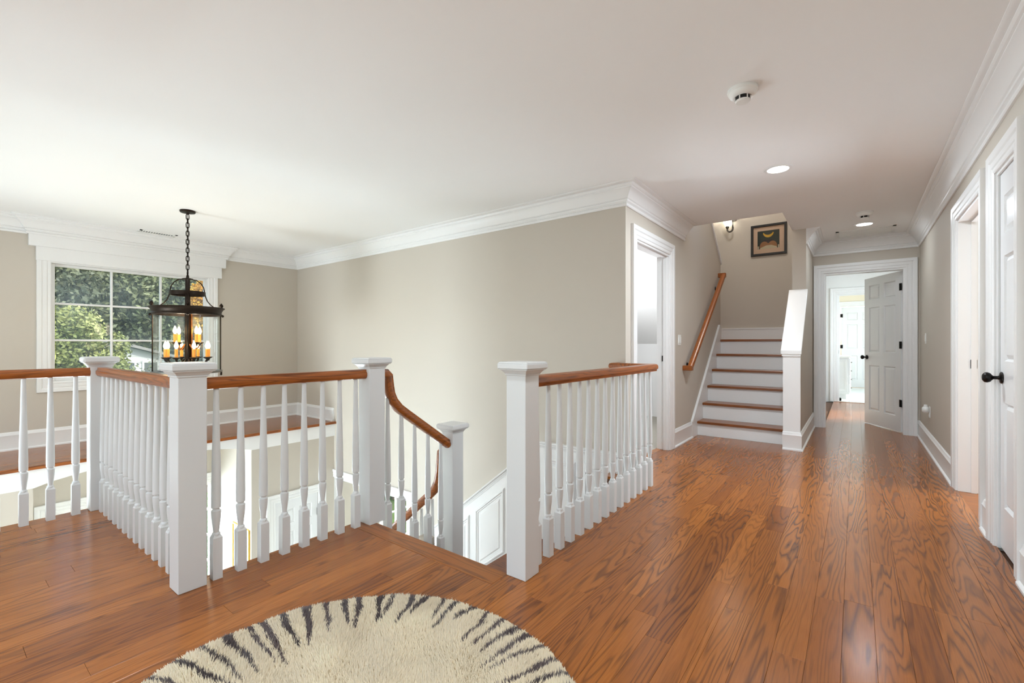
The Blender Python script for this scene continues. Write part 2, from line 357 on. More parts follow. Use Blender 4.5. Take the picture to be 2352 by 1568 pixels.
MB().box(-1.3, 1.7, 10.8, 14.6, -.30, -.012).build('grout_bed', paint('grout', srgb(190, 192, 188), .8), bt)
tm = MB().cbox(-.148, .148, -.148, .148, -.012, 0, .002).mesh('tile'); tm.materials.append(TILE)
for i in range(10):
    for j in range(12): inst(tm, 'tile', bt, (-1.15+.3*i, 10.96+.3*j, 0))
lamp('added_bath_fill', 'AREA', (1.75, 12.5, 1.3), 75, DAY, (-1, 0, 0), 1.6, 1.5)  # fill lamp added at an unseen, invented bath window

# ------------------------------------------------------------------ oak plank floor
PW = .1
def rnd_attr(me, val):
    a = me.attributes.new('rnd', 'FLOAT_COLOR', 'CORNER') if False else me.attributes.new('rnd', 'FLOAT_VECTOR', 'POINT')
    n = len(me.vertices); v = np.array(val, dtype=np.float32)
    a.data.foreach_set('vector', (np.tile(v, n) if v.ndim == 1 else v.ravel()))
def strip_runs(x):
    if x < -4.14: return []
    if x < -2.46: return [(YB, .80)]
    if x < -1.34: return [(YB, 1.61)] + ([(3.52, 5.80)] if x > -1.70 else [])
    r = [(YB, 10.8)]
    if x < -.44: r = [(YB, 5.80)]
    if x < -.335 or x > .485: r = [(YB, min(r[0][1], YE+.0))]
    return r
planks = []
i0 = int(math.floor(-4.14/PW))
xe = sorted({round(-4.14+PW*k, 4) for k in range(0, 48) if -4.14+PW*k < XR} | {-2.46, -1.70, -1.34, -.46, -.335, .485, XR})
xe = [x for i, x in enumerate(xe) if i == 0 or True]
base = [-4.14+PW*k for k in range(48) if -4.14+PW*k < XR]
for bx in base:
    cuts = sorted({bx, min(bx+PW, XR)} | {c for c in (-2.46, -1.70, -1.34, -.46, -.335, .485) if bx+.008 < c < bx+PW-.008})
    ph = random.uniform(0, 1.3); ends = []; y = YB-ph
    while y < 11: ends.append(y); y += random.choice((.45, .7, .9, 1.1, 1.3, 1.6))*random.uniform(.85, 1.15)
    rv = {}
    for xa, xb in zip(cuts, cuts[1:]):
        for ya, yb in strip_runs((xa+xb)/2):
            es = [ya]+[e for e in ends if ya+.12 < e < yb-.12]+[yb]
            for a, b in zip(es, es[1:]): planks.append((xa, xb, a, b, (random.random(), random.random(), random.random())))
sF, cF = math.sin(math.atan2(788.87, F_PX)), math.cos(math.atan2(788.87, F_PX))
def shown(p):
    best = 0
    for y in np.linspace(p[2], p[3], 5):
        x = (p[0]+p[1])/2; d = -x*sF+y*cF; u = 1176+F_PX*(x*cF+y*sF)/max(d, .05); v = V0+F_PX*1.11/max(d, .05)
        if d > .3 and -60 < u < 2400 and v < 1620: best = max(best, (p[3]-p[2])/max(d, .3)**2.2)
    return best
planks.sort(key=lambda p: -shown(p))
fl = sroot('floor', (0, 0, 0), 'polished red-brown oak strip floor of the landing and hall')
G = .0003
near = planks[:296]; rest = planks[296:]
for p in near:
    mb = MB().cbox(p[0]+G, p[1]-G, p[2]+G, p[3]-G, -.022, random.uniform(-.0003, 0), .0006)
    o = mb.build('plank', FLOOR, fl); rnd_attr(o.data, p[4])
mb = MB(); vals = []
for p in rest: mb.cbox(p[0]+G, p[1]-G, p[2]+G, p[3]-G, -.022, 0, .0012); vals += [p[4]]*12
o = mb.build('plank_field', FLOOR, fl, kind='stuff'); rnd_attr(o.data, np.array(vals))
# nosing boards along the edge of the stairwell
m = MB().cbox(-2.475, -1.34, 1.612, 1.735, -.028, .0005, .003); m.build('nosing_board', FLOORX, fl)
m = MB().cbox(-4.16, -2.475, .801, .826, -.028, 0, .004).cbox(-2.487, -2.461, .815, 1.735, -.028, 0, .004); m.build('edge_nosing', FLOORX, fl)
MB().cbox(-.335, .485, 10.74, 10.82, -.02, .004, .003).build('threshold', FLOORX, fl)
MB().box(XS-1.2, XS-.0, 3.79, 6.87, -.02, -.001).build('floor_closet', CARPET, kind='structure')
MB().box(.62, 2.6, 3.8, 5.9, -.02, -.0005).build('floor_bedroom', FLOORX, kind='structure')

# ------------------------------------------------------------------ mouldings
CR = [(0, -.178), (.012, -.178), (.017, -.170), (.017, -.158), (.010, -.153), (.016, -.146), (.026, -.140), (.029, -.130), (.024, -.124), (.034, -.118),
      (.044, -.100), (.060, -.075), (.078, -.055), (.088, -.048), (.088, -.040), (.098, -.036), (.106, -.026), (.106, -.018), (.120, -.014), (.1335, -.006), (.1335, 0), (0, 0)]
m = MB().sweep_plan([(XR, YB), (XR, YE), (-.46, YE), (-.46, 6.3)], CR, C); m.build('trim_crown_right', WHITE, kind='structure', smooth=25)
XB = XW+.055
m = MB().sweep_plan([(XS, 5.30), (XS, YL), (XW, YL), (XW, 2.62), (XB, 2.62), (XB, .72), (XW, .72), (XW, YB)], CR, C); m.build('trim_crown_left', WHITE, kind='structure', smooth=25)
BBP = [(0, 0), (.030, 0), (.030, .012), (.022, .020), (.017, .022), (.017, .150), (.020, .158), (.014, .168), (.010, .185), (.004, .192), (0, .192)]
def baseb(name, path): return MB().sweep_plan(path, BBP, 0).build(name, WHITE, kind='structure', smooth=25)
baseb('baseboard_right', [(XR, 4.90), (XR, YE), (.598, YE)])
baseb('baseboard_right_strip', [(XR, 3.70), (XR, 3.86)])
baseb('baseboard_right_near', [(XR, YB), (XR, 3.08)])
baseb('baseboard_far_left', [(-.448, YE), (-.46, YE), (-.46, 5.56), (-.615, 5.56)])
baseb('baseboard_stair_side', [(XS, 5.58), (XS, 4.90)])
baseb('baseboard_front_ledge', [(-6.0, YL), (XW, YL), (XW, YB)])
baseb('baseboard_passage', [(1.2, 10.8), (.68, 10.8)])
# door casings
CSP = [(0, 0), (0, .012), (.008, .016), (.020, .016), (.024, .013), (.030, .013), (.036, .018), (.060, .018), (.064, .015), (.070, .015), (.078, .022), (.104, .026), (.112, .026), (.114, .020), (.114, 0)]
def cas(name, plane, c, sgn, u0, u1, z1, z0=0, four=False): return MB().casing(plane, c, sgn, u0, u1, z0, z1, CSP, four).build(name, WHITE, kind='structure', smooth=20)
cas('trim_casing_bedroom', 'x', XR, -1, 3.97, 4.79, 2.05)
cas('trim_casing_linen', 'x', XR, -1, 3.19, 3.595, 2.05)
cas('trim_casing_far', 'y', YE, -1, -.335, .485, 2.05)
cas('trim_casing_closet', 'x', XS, 1, 3.885, 4.79, 2.05)
cas('trim_casing_bath', 'y', 10.8, -1, -.28, .56, 2.08)
cas('trim_casing_bath_door', 'y', 14.5, -1, -.314, .50, 2.09)
def jamb(name, plane, c0, c1, u0, u1, z1, stop=True):
    m = MB(); t = .018
    B = (lambda a0, a1, b0, b1, z0, z1_: m.box(a0, a1, b0, b1, z0, z1_)) if plane == 'x' else (lambda a0, a1, b0, b1, z0, z1_: m.box(b0, b1, a0, a1, z0, z1_))
    B(c0, c1, u0, u0+t, 0, z1); B(c0, c1, u1-t, u1, 0, z1); B(c0, c1, u0+t, u1-t, z1-t, z1)
    if stop:
        k = c0+(c1-c0)*.55
        B(k, k+.03, u0+t, u0+t+.012, 0, z1-t); B(k, k+.03, u1-t-.012, u1-t, 0, z1-t); B(k, k+.03, u0+t+.012, u1-t-.012, z1-t-.012, z1-t)
    return m.build(name, WHITE, kind='structure')
jamb('trim_jamb_bedroom', 'x', XR-.002, XR+.125, 3.97, 4.79, 2.05)
jamb('trim_jamb_linen', 'x', XR-.002, XR+.125, 3.19, 3.595, 2.05, False)
jamb('trim_jamb_far', 'y', YE-.002, YE+.125, -.335, .485, 2.05, False)
jamb('trim_jamb_closet', 'x', XS-.125, XS+.002, 3.87, 4.79, 2.05)
jamb('trim_jamb_bath', 'y', 10.8-.002, 10.925, -.28, .56, 2.08)

# ------------------------------------------------------------------ doors
def lroot(name, loc, rotz, label=None):
    o = sroot(name, loc, label); o.rotation_euler = (0, 0, rotz); ORG[o.name] = (0, 0, 0); return o
def door_leaf(root, w, h, cols, rows, z0=.012, th=.035, mat=DOORW, stile=.105, mid=.095):
    """panelled leaf in local space: hinge edge at u=0, faces at y=+-th/2"""
    t = th/2; m = MB(); cw = (w-2*stile-(cols-1)*mid)/cols
    us = [(stile+i*(cw+mid), stile+i*(cw+mid)+cw) for i in range(cols)]
    zz = [z0]+[z for r in rows for z in r]+[h]
    m.box(0, stile, -t, t, z0, h); m.box(w-stile, w, -t, t, z0, h)
    for i in range(0, len(zz), 2): m.box(stile, w-stile, -t, t, zz[i], zz[i+1])
    for (a, b), (c, d) in zip(us, us[1:]):
        for r in rows: m.box(b, c, -t, t, r[0], r[1])
    slab = m.build('slab', mat, root)
    for r in rows:
        for a, b in us:
            p = MB().box(a, b, -.004, .004, r[0], r[1]); g = .012; k = .034
            for s in (-1, 1):
                y0, y1 = s*.004, s*(t-.003)
                A = [(a+g, y0, r[0]+g), (b-g, y0, r[0]+g), (b-g, y0, r[1]-g), (a+g, y0, r[1]-g), (a+k, y1, r[0]+k), (b-k, y1, r[0]+k), (b-k, y1, r[1]-k), (a+k, y1, r[1]-k)]
                p.add(A, [(0, 1, 2, 3), (4, 5, 6, 7), (0, 1, 5, 4), (1, 2, 6, 5), (2, 3, 7, 6), (3, 0, 4, 7)])
                # sloping ovolo from the stiles down to the recess
                q = g
                for (x0, z0_, x1, z1_, n) in ((a, r[0], b, r[0], 0), (a, r[1], b, r[1], 1), (a, r[0], a, r[1], 2), (b, r[0], b, r[1], 3)):
                    dx = {2: q, 3: -q}.get(n, 0); dz = {0: q, 1: -q}.get(n, 0)
                    ys = s*t
                    if n < 2: V = [(x0, ys, z0_), (x1, ys, z0_), (x1-q, s*.004, z0_+dz), (x0+q, s*.004, z0_+dz)]
                    else: V = [(x0, ys, z0_), (x0, ys, z1_), (x0+dx, s*.004, z1_-q), (x0+dx, s*.004, z0_+q)]
                    p.add(V, [(0, 1, 2, 3)])
            p.build('panel', mat, root)
    return slab
KNOB = [(.0005, 0), (.030, 0), (.032, .004), (.028, .009), (.012, .012), (.009, .018), (.009, .034), (.016, .040), (.025, .047), (.029, .058), (.026, .069), (.015, .077), (.0005, .079)]
def knob(root, u, z, th=.035, both=True, mat=BLACK):
    for s in ((1, -1) if both else (1,)):
        MB().lathe([(r, s*(th/2+d)) for r, d in KNOB], 20, (u, 0, z), 'y').build('knob', mat, root, smooth=50)
def hinge(root, u, z, y=.02, mat=BLACK, hgt=.09, wide=.03):
    m = MB().lathe([(.0065, -hgt/2), (.0065, hgt/2)], 10, (u, y, z)); m.box(u-wide, u+wide, y-.006, y-.002, z-hgt/2, z+hgt/2)
    m.build('hinge', mat, root)
R6 = [(.20, .82), (1.0, 1.62), (1.73, 1.925)]
d = lroot('door_1', (.468, YE+.13, 0), math.atan2(.89, -.45), 'white six-panel door standing ajar at the end of the hall')
door_leaf(d, .775, 2.03, 2, R6); knob(d, .715, .93)
for z in (1.83, 1.10, .37): hinge(d, .006, z, .022, wide=.024)
d = lroot('door_2', (XR+.027, 3.214, 0), pi/2, 'narrow white panelled linen closet door, closed, on the right wall')
door_leaf(d, .358, 2.028, 1, [(.24, .80), (1.02, 1.58), (1.70, 1.90)], stile=.075); knob(d, .318, .93, both=False)
for z in (1.856, 1.11, .325): hinge(d, .0, z, .026, hgt=.10, wide=.006)
d = lroot('door_3', (.46, 14.53, 0), pi, 'white six-panel door at the far end of the bathroom')
door_leaf(d, .75, 2.06, 2, R6)
for z in (1.85, 1.05): hinge(d, .75, z, .03)
# strike plates in the open door frames
for nm, bx in (('strike_plate', (XR+.065, XR+.10, 4.764, 4.7715, .93, .995)), ('strike_plate', (XS-.07, XS-.03, 4.764, 4.7715, .93, .99)), ('strike_plate', (-.262, -.2605, 10.83, 10.87, .93, .99))):
    o = MB().box(*bx).build(nm, BLACK, org=(bx[0], bx[2], bx[4]))
    tag(o, {0: 'small black strike plate in the bedroom door jamb on the right', 1: 'small dark strike plate in the closet door jamb by the landing rail', 2: 'tiny dark strike plate in the bathroom door jamb'}[sum(1 for k in bpy.data.objects if k.name.startswith('strike_plate'))-1], 'strike plate', 'strike plates')
tm_ = MB().box(XR+.074, XR+.088, 4.7625, 4.7645, .952, .975); tm_.build('latch_hole', STEEL, bpy.data.objects['strike_plate'])

# ------------------------------------------------------------------ half wall beside the upper flight
hw = sroot('wall_half', (-.54, 5.9, 0))
MB().prism([(5.58, 0), (6.3, 0), (6.3, 1.71), (5.58, 1.01)], 'x', -.60, -.46).build('body', WALL, hw)
MB().box(-.613, -.456, 5.56, 5.582, 0, 1.02).build('end_board', WHITE, hw)
MB().prism([(5.535, 1.005), (6.3, 1.712), (6.3, 1.758), (5.535, 1.045)], 'x', -.632, -.444).build('sloping_cap', WHITE, hw, bevel=.004)
MB().prism([(5.545, .985), (6.3, 1.685), (6.3, 1.712), (5.545, 1.008)], 'x', -.622, -.452).build('cap_moulding', WHITE, hw)

# ------------------------------------------------------------------ staircase up
NR = 6; RUN = .238
zk = [.172+.2016*k for k in range(6)]
up = thing('staircase', 'white-riser staircase with brown oak treads climbing past the half wall', 'staircase', (-1.1, 5.8, 0))
prev = 0
for k in range(6):
    yr = 5.805+RUN*k
    MB().box(XS+.018, -.614, yr, yr+.02, prev, zk[k]-.028).build('riser', WHITE, up)
    if k < 5: MB().cbox(XS+.018, -.606, yr-.028, yr+RUN, zk[k]-.028, zk[k], .004).build('tread', TREADM, up)
    prev = zk[k]
MB().cbox(XS+.018, -.60, 5.805+RUN*5-.028, 7.07, zk[5]-.028, zk[5], .004).build('landing_nosing', TREADM, up)
MB().box(-2.75, -.60, 7.07, 8.05, zk[5]-.028, zk[5]).build('floor_stair_landing', TREADM, kind='structure')
sk = [(5.52, 0), (5.80, 0)]
MB().prism([(5.56, 0), (5.82, 0), (7.03, 1.0), (7.03, 1.37), (6.92, 1.37), (5.585, .192), (5.56, .192)], 'x', XS, XS+.018).build('skirt_board', WHITE, up)
MB().prism([(6.92, 1.37), (5.578, .186), (5.578, .204), (6.92, 1.388)], 'x', XS, XS+.026).build('skirt_cap', WHITE, up)
m = MB()
for k in range(9):
    y1 = 7.0-.24*k; m.box(-2.75, XS-.125, y1-.24, y1, LAND+.2*k+.09, LAND+.2*(k+1)+.02)
m.build('floor_upper_flight', WHITE, kind='structure')
MB().box(-2.75, -.60, 8.035, 8.05, LAND, LAND+.17).box(-2.75, -.60, 8.03, 8.05, LAND+.17, LAND+.19).build('baseboard_landing', WHITE, kind='structure')
MB().prism([(7.075, 2.27), (7.075, 2.325), (4.9, 4.15), (4.9, 4.10)], 'x', XS-.135, XS+.016).build('trim_upper_guard_cap', WHITE, kind='structure')

def railp(hw=.031, hh=.029):
    a = [(-.022, -hh), (.022, -hh), (.0225, -hh+.012), (hw, -hh+.022), (hw, hh-.018), (hw*.78, hh-.005), (hw*.35, hh), (-hw*.35, hh), (-hw*.78, hh-.005), (-hw, hh-.018), (-hw, -hh+.022), (-.0225, -hh+.012)]
    return a
RP = railp()
wr = thing('wall_handrail', 'oak handrail slanting up the wall beside the staircase', 'handrail', (XS, 5.3, .8))
MB().sweep3([(-1.488, 5.285, .84), (-1.488, 6.93, 2.095)], RP, (1, 0, 0)).build('rail', RAILY, wr, smooth=40)
MB().box(XS, -1.457, 5.245, 5.31, .815, .87).build('wall_return', RAILX, wr, bevel=.006)
MB().box(XS, -1.46, 6.90, 6.96, 2.06, 2.12).build('wall_return', RAILX, wr, bevel=.006)
for y in (5.42, 6.75):
    z = .84+(y-5.285)*.763
    MB().tube([(XS, y, z-.07), (XS+.04, y, z-.075), (-1.488, y, z-.045), (-1.488, y, z-.02)], .008).lathe([(.028, 0), (.028, .006), (.012, .01)], 14, (XS, y, z-.07), 'x').build('bracket', BLACK, wr, smooth=40)

# ------------------------------------------------------------------ newel posts and balustrades
def newel(x, y, zb, zt, label, hw=.0565):
    n = thing('newel_post', label, 'newel post', (x, y, zb), 'square white newel posts of the landing')
    MB().box(x-hw, x+hw, y-hw, y+hw, zb, zt-.045).build('post', POSTSHADED, n, bevel=.003)
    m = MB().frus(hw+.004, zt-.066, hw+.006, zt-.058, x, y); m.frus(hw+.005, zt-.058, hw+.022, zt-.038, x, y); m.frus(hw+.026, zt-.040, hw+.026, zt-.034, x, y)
    m.build('neck_moulding', POSTSHADED, n, bevel=.002)
    m = MB().frus(hw+.032, zt-.034, hw+.032, zt-.008, x, y); m.frus(hw+.032, zt-.008, hw+.024, zt, x, y); m.build('cap', POSTSHADED, n, bevel=.004)
    return n
NT = 1.027
newel(-4.097, .757, 0, NT, 'white newel post where the landing rail turns, left of the lantern')
newel(-2.441, .757, 0, NT, 'white newel post nearest the camera, in front of the lantern')
newel(-2.425, 1.737, 0, NT, 'white newel post at the head of the stairs, left side')
newel(-1.284, 1.778, 0, NT, 'white newel post at the start of the hall rail, right of the stairs')
newel(-2.437, 2.466, -.76, .512, 'lower white newel post down on the stair landing')
def baluster_mesh(block, top, hw=.0205):
    m = MB()
    c = .012
    m.add([(s*hw, t*hw, z) for z in (0, block) for s, t in ((-1, -1), (1, -1), (1, 1), (-1, 1))], [(0, 3, 2, 1), (0, 1, 5, 4), (1, 2, 6, 5), (2, 3, 7, 6), (3, 0, 4, 7)])
    m.frus(hw, block, hw*.62, block+.014)
    b = block
    m.lathe([(.0165, b+.006), (.018, b+.014), (.016, b+.020), (.0125, b+.024), (.0125, b+.030), (.0155, b+.055), (.0195, b+.090), (.0208, b+.115), (.0205, b+.126), (.015, b+.130), (.015, b+.137), (.0205, b+.141),
             (.0208, b+.20), (.0190, b+.33), (.0150, b+.50), (.0118, max(b+.60, top-.04)), (.0112, top)], 14)
    return m
ball_me = baluster_mesh(.195, .90).mesh('baluster', smooth=35); ball_me.materials.append(POSTSHADED)
RZ = .955-.029
def balustrade(label, loc): return thing('balustrade', label, 'balustrade', loc, 'white balustrades round the stairwell')
b = balustrade('balustrade with oak rail running from the nearest newel back beside the lantern', (-3.27, .757, 0))
MB().sweep3([(-4.041, .757, RZ), (-2.497, .757, RZ)], RP, (0, 1, 0)).build('handrail', RAILX, b, smooth=40)
for k in range(14): inst(ball_me, 'baluster', b, (-4.097+.1104*(k+1), .757, 0))
b = balustrade('balustrade of eight balusters between the nearest newel and the stair-head newel', (-2.425, 1.25, 0))
MB().sweep3([(-2.425, .813, RZ), (-2.425, 1.681, RZ)], RP, (-1, 0, 0)).build('handrail', RAILY, b, smooth=40)
for k in range(8): inst(ball_me, 'baluster', b, (-2.422, .864+.1077*k, 0))
b = balustrade('balustrade at the left edge of the picture, facing the window wall', (-4.065, -.4, 0))
MB().sweep3([(-4.07, -2.98, RZ), (-4.07, .701, RZ)], RP, (-1, 0, 0)).build('handrail', RAILY, b, smooth=40)
for k in range(16): inst(ball_me, 'baluster', b, (-4.062, .632-.1165*k, 0))
b = balustrade('long balustrade along the hall side of the stairwell', (-1.285, 2.7, 0))
MB().sweep_plan([(-1.285, 1.834), (-1.285, 3.555), (-1.625, 3.555), (-1.625, YL)], RP, RZ).build('handrail', RAILY, b, smooth=40)
for k in range(15): inst(ball_me, 'baluster', b, (-1.288, 1.899+.1133*k, 0))
for x in (-1.40, -1.51): inst(ball_me, 'baluster', b, (x, 3.555, 0))
# flights down
dn = thing('staircase', 'staircase going down from the landing edge between the two newels', 'staircase', (-1.9, 1.75, -3))
for k in range(4):
    y = 1.72+.245*k; z = -.19*k
    MB().box(-2.46, -1.34, y, y+.02, z-.19, z-.028).build('riser', WHITE, dn)
    if k < 3: MB().cbox(-2.50, -1.34, y+.015, y+.275, z-.19-.028, z-.19, .004).build('tread', TREADM, dn)
MB().box(-2.46, -1.34, 2.47, YL-.012, -.94, -.788).cbox(-2.475, -1.34, 2.44, YL-.012, -.788, -.76, .004).build('landing', TREADM, dn)
MB().prism([(1.70, -.02), (1.74, -.02), (1.74, -.23), (1.98, -.23), (1.98, -.42), (2.23, -.42), (2.23, -.61), (2.46, -.61), (2.46, -1.05), (1.70, -.45)], 'x', -2.475, -2.46).build('stringer', WHITE, dn)
for k in range(5):
    x = -2.475-.24*k; z = -.76-.19*k
    MB().box(x-.02, x, 2.53, YL-.012, z-.19, z-.028).build('riser', WHITE, dn)
    MB().cbox(x-.27, x-.005, 2.50, YL-.012, z-.218, z-.19, .004).build('tread', TREADM, dn)
MB().box(-4.30, -3.43, 2.53, YL-.012, Z0, -1.71).build('floor_lower_landing', WHITE, kind='structure')
b = balustrade('short sloping balustrade descending from the stair-head newel to the lower newel', (-2.43, 1.95, -.57))
MB().sweep3([(-2.43, 1.797, .925), (-2.43, 1.835, .922), (-2.43, 1.858, .90), (-2.43, 1.866, .84), (-2.43, 1.876, .785), (-2.43, 1.90, .735), (-2.43, 1.945, .685), (-2.43, 2.01, .638), (-2.43, 2.41, .362)], RP, (-1, 0, 0)).build('handrail', RAILY, b, smooth=40)
for y, z in ((1.862, -.19), (1.973, -.19), (2.088, -.38), (2.21, -.38), (2.335, -.57)):
    top = .638-(y-2.01)*.69-.02 if y > 1.9 else .76
    inst((lambda me: (me.materials.append(POSTSHADED), me)[1])(baluster_mesh(.26, top-z).mesh('baluster', smooth=35)), 'baluster', b, (-2.432, y, z))
b = balustrade('lower sloping balustrade running down toward the foyer behind the lower newel', (-3.0, 2.466, -1.5))
MB().sweep3([(-2.494, 2.466, .30), (-2.53, 2.466, .295), (-2.556, 2.466, .27), (-2.565, 2.466, .20), (-2.572, 2.466, .12), (-2.59, 2.466, .04), (-2.63, 2.466, -.03), (-2.70, 2.466, -.095), (-3.45, 2.466, -.715)], RP, (0, -1, 0)).build('handrail', RAILX, b, smooth=40)
for k in range(6):
    x = -2.60-.13*k; z = -.76-.19*(1+int((-2.475-x)/.24)); top = -.03+(x+2.63)*.826-.03
    inst((lambda me: (me.materials.append(POSTSHADED), me)[1])(baluster_mesh(.26, top-z).mesh('baluster', smooth=35)), 'baluster', b, (x, 2.53, z))
# wainscot on the long wall beside the stairs
wt = sroot('trim_wainscot', (-2.6, YL, -.57), 'white panelled wainscot stepping down beside the stairs')
SL = .80
def ztop(x): return .118 if x > -2.42 else .118+(x+2.42)*SL
MB().prism([(-1.34, -.76), (-1.34, .118), (-2.42, .118), (-4.18, .118-1.76*SL), (-4.18, -2.25), (-2.42, -.88)], 'y', YL-.010, YL).build('field', WHITE, wt)
CP = [(0, -.062), (.014, -.062), (.016, -.046), (.022, -.036), (.022, -.028), (.034, -.018), (.038, -.008), (.038, 0), (0, 0)]
m = MB()
vs = []
for x, z in ((-1.34, .178), (-2.42, .178), (-4.18, .178-1.76*SL)): vs += [(x, YL-a, z+b_) for a, b_ in CP]
n = len(CP); m.add(vs, [(i*n+k, (i+1)*n+k, (i+1)*n+(k+1) % n, i*n+(k+1) % n) for i in range(2) for k in range(n)]+[tuple(range(n)), tuple(range(2*n, 3*n))])
m.build('cap_rail', WHITE, wt, smooth=25)
def pframe(x0, x1, zt, zb, slope):
    m = MB(); z = lambda x, zr: zr+(x-x1)*slope
    def quad(i): return [(x0+i, z(x0+i, zb)+i*1.25), (x1-i, z(x1-i, zb)+i*1.25), (x1-i, z(x1-i, zt)-i*1.25), (x0+i, z(x0+i, zt)-i*1.25)]
    lv = [(0, .010), (.0, .018), (.010, .024), (.018, .024), (.024, .016), (.036, .016), (.040, .011)]
    vs = [];
    for i, t in lv: vs += [(x, YL-t, zz) for x, zz in quad(i)]
    m.add(vs, [(a*4+k, a*4+(k+1) % 4, (a+1)*4+(k+1) % 4, (a+1)*4+k) for a in range(len(lv)-1) for k in range(4)])
    i = .085
    vs = [(x, YL-.010, zz) for x, zz in quad(.060)]+[(x, YL-.017, zz) for x, zz in quad(.072)]
    m.add(vs, [(0, 1, 5, 4), (1, 2, 6, 5), (2, 3, 7, 6), (3, 0, 4, 7), (4, 5, 6, 7)])
    return m
for x1 in (-2.865, -3.35, -3.835): pframe(x1-.395, x1, -.36+(x1+2.865)*SL, -1.02+(x1+2.865)*SL, SL).build('panel', WHITE, wt)
for x1 in (-1.62, -2.04): pframe(x1-.33, x1, .03, -.60, 0).build('panel', WHITE, wt)
MB().casing('y', YL, -1, -6.05, -4.33, Z0, -.80, CSP).build('trim_casing_foyer_opening', WHITE, kind='structure', smooth=20)
MB().box(-6.05, -6.03, YL, YL+.12, Z0, -.8).box(-4.35, -4.33, YL, YL+.12, Z0, -.8).box(-6.03, -4.35, YL, YL+.12, -.82, -.8).build('trim_jamb_foyer_opening', WHITE, kind='structure')

# ------------------------------------------------------------------ ledge over the front entry, entry recess below
lg = sroot('floor_ledge', (-6.5, 1, 0), 'oak-topped ledge below the front window')
xs_ = np.linspace(XW, -5.975, 12)
for a, c_ in zip(xs_, xs_[1:]):
    for y0, y1 in ((YB, -.6), (-.6, 1.3), (1.3, YL)):
        o = MB().cbox(a+G, c_-G, y0+G, y1-G, -.022, 0, .0012).build('plank', FLOOR, lg); rnd_attr(o.data, [random.random() for _ in range(3)])
MB().cbox(-5.975, -5.945, YB, YL, -.03, .002, .006).build('nosing', RAILY, lg)
MB().box(XW, -6.0, YB, YL, -.10, -.022).build('ceiling_entry', WALLW, kind='structure')
arc = [(2.53-1.88*i/16, -.2+.112*math.sin(pi*i/16)**.8) for i in range(17)]
MB().prism([(YB, -.03), (YL, -.03), (YL, -.205)]+[(2.53, -.205)]+arc[1:-1]+[(.65, -.205), (YB, -.205)], 'x', -6.01, -5.978).build('trim_entry_arch_fascia', WHITE, kind='structure')
m = holes_wall(MB(), 'x', -6.10, -6.0, 2.53, YL, Z0, -.1, [(2.82, 3.405, Z0, -.955)]); m.box(-6.10, -6.0, YB, .65, Z0, -.1)
m.box(XW, -6.10, 2.53, 2.60, Z0, -.1).box(XW, -6.10, .58, .65, Z0, -.1)
# arch spandrel of the entry
m.prism([(2.53, -.1), (2.53, -.205)]+arc[1:-1]+[(.65, -.205), (.65, -.1)], 'x', -6.10, -6.0)
m.build('wall_entry', WALL, kind='structure')
MB().casing('x', -6.0, 1, 2.82, 3.405, Z0, -.955, CSP).build('trim_casing_coat_closet', WHITE, kind='structure', smooth=20)
d = lroot('door_4', (-6.02, 3.40, Z0), -pi/2, 'white panelled coat closet door seen below through the balusters')
door_leaf(d, .575, 2.04, 2, R6, stile=.085, mid=.07); hinge(d, .004, 1.78, .03, hgt=.10, wide=.007); hinge(d, .004, .3, .03, hgt=.10, wide=.007)
knob(d, .525, .95)
# front door with sidelights
fd = sroot('door_5', (XW, 1.69, Z0), 'white front door with glazed sidelights downstairs')
MB().casing('x', XW, 1, .88, 2.50, Z0, -.755, CSP).build('casing', WHITE, fd, smooth=20)
m = MB().box(XW-.12, XW-.02, .88, .93, Z0, -.755).box(XW-.12, XW-.02, 2.45, 2.50, Z0, -.755).box(XW-.12, XW-.02, .93, 2.45, -.81, -.755).box(XW-.12, XW-.02, 1.17, 1.23, Z0, -.81).box(XW-.12, XW-.02, 2.15, 2.21, Z0, -.81)
m.build('frame', WHITE, fd)
for y0, y1 in ((.93, 1.17), (2.21, 2.45)):
    MB().box(XW-.09, XW-.04, y0, y1, Z0, Z0+.45).build('kick_panel', WHITE, fd)
    for k in range(1, 5): MB().box(XW-.09, XW-.05, y0, y1, Z0+.45+k*.348-.012, Z0+.45+k*.348+.012).build('muntin', WHITE, fd)
    for k in range(5): MB().box(XW-.072, XW-.068, y0, y1, Z0+.462+k*.348, Z0+.438+(k+1)*.348).build('pane', GLASS, fd)
m = holes_wall(MB(), 'x', XW-.08, XW-.035, 1.23, 2.15, Z0, -.81, [(1.35, 2.03, Z0+.95, Z0+2.04)]); m.build('leaf', DOORW, fd)  # upper glazing added to let more light into the foyer
for y0 in (1.36, 1.73): MB().box(XW-.035, XW-.022, y0, y0+.29, Z0+.22, Z0+.80).build('panel', DOORW, fd, bevel=.01)
for k in (1, 2):
    MB().box(XW-.07, XW-.045, 1.35+.227*k-.011, 1.35+.227*k+.011, Z0+.95, Z0+2.04).build('muntin', WHITE, fd)
    MB().box(XW-.069, XW-.046, 1.35, 2.03, Z0+.95+.363*k-.011, Z0+.95+.363*k+.011).build('muntin', WHITE, fd)
for i in range(3):
    for j in range(3): MB().box(XW-.059, XW-.056, 1.361+.227*i, 1.566+.227*i, Z0+.961+.363*j, Z0+1.302+.363*j).build('pane', GLASS, fd)
pf = thing('framed_print', 'thin gilt framed picture in the entry below, glimpsed between balusters', 'picture', (-6.29, 2.52, -1.6))
MB().casing('y', 2.53, -1, -6.50, -6.06, -1.86, -1.24, [(0, 0), (0, .012), (.006, .02), (.02, .02), (.024, 0)], True).build('frame', GOLD, pf)
MB().box(-6.50, -6.06, 2.522, 2.53, -1.86, -1.24).build('print', paint('pale_print', srgb(236, 230, 214), .5, .06, 12), pf)

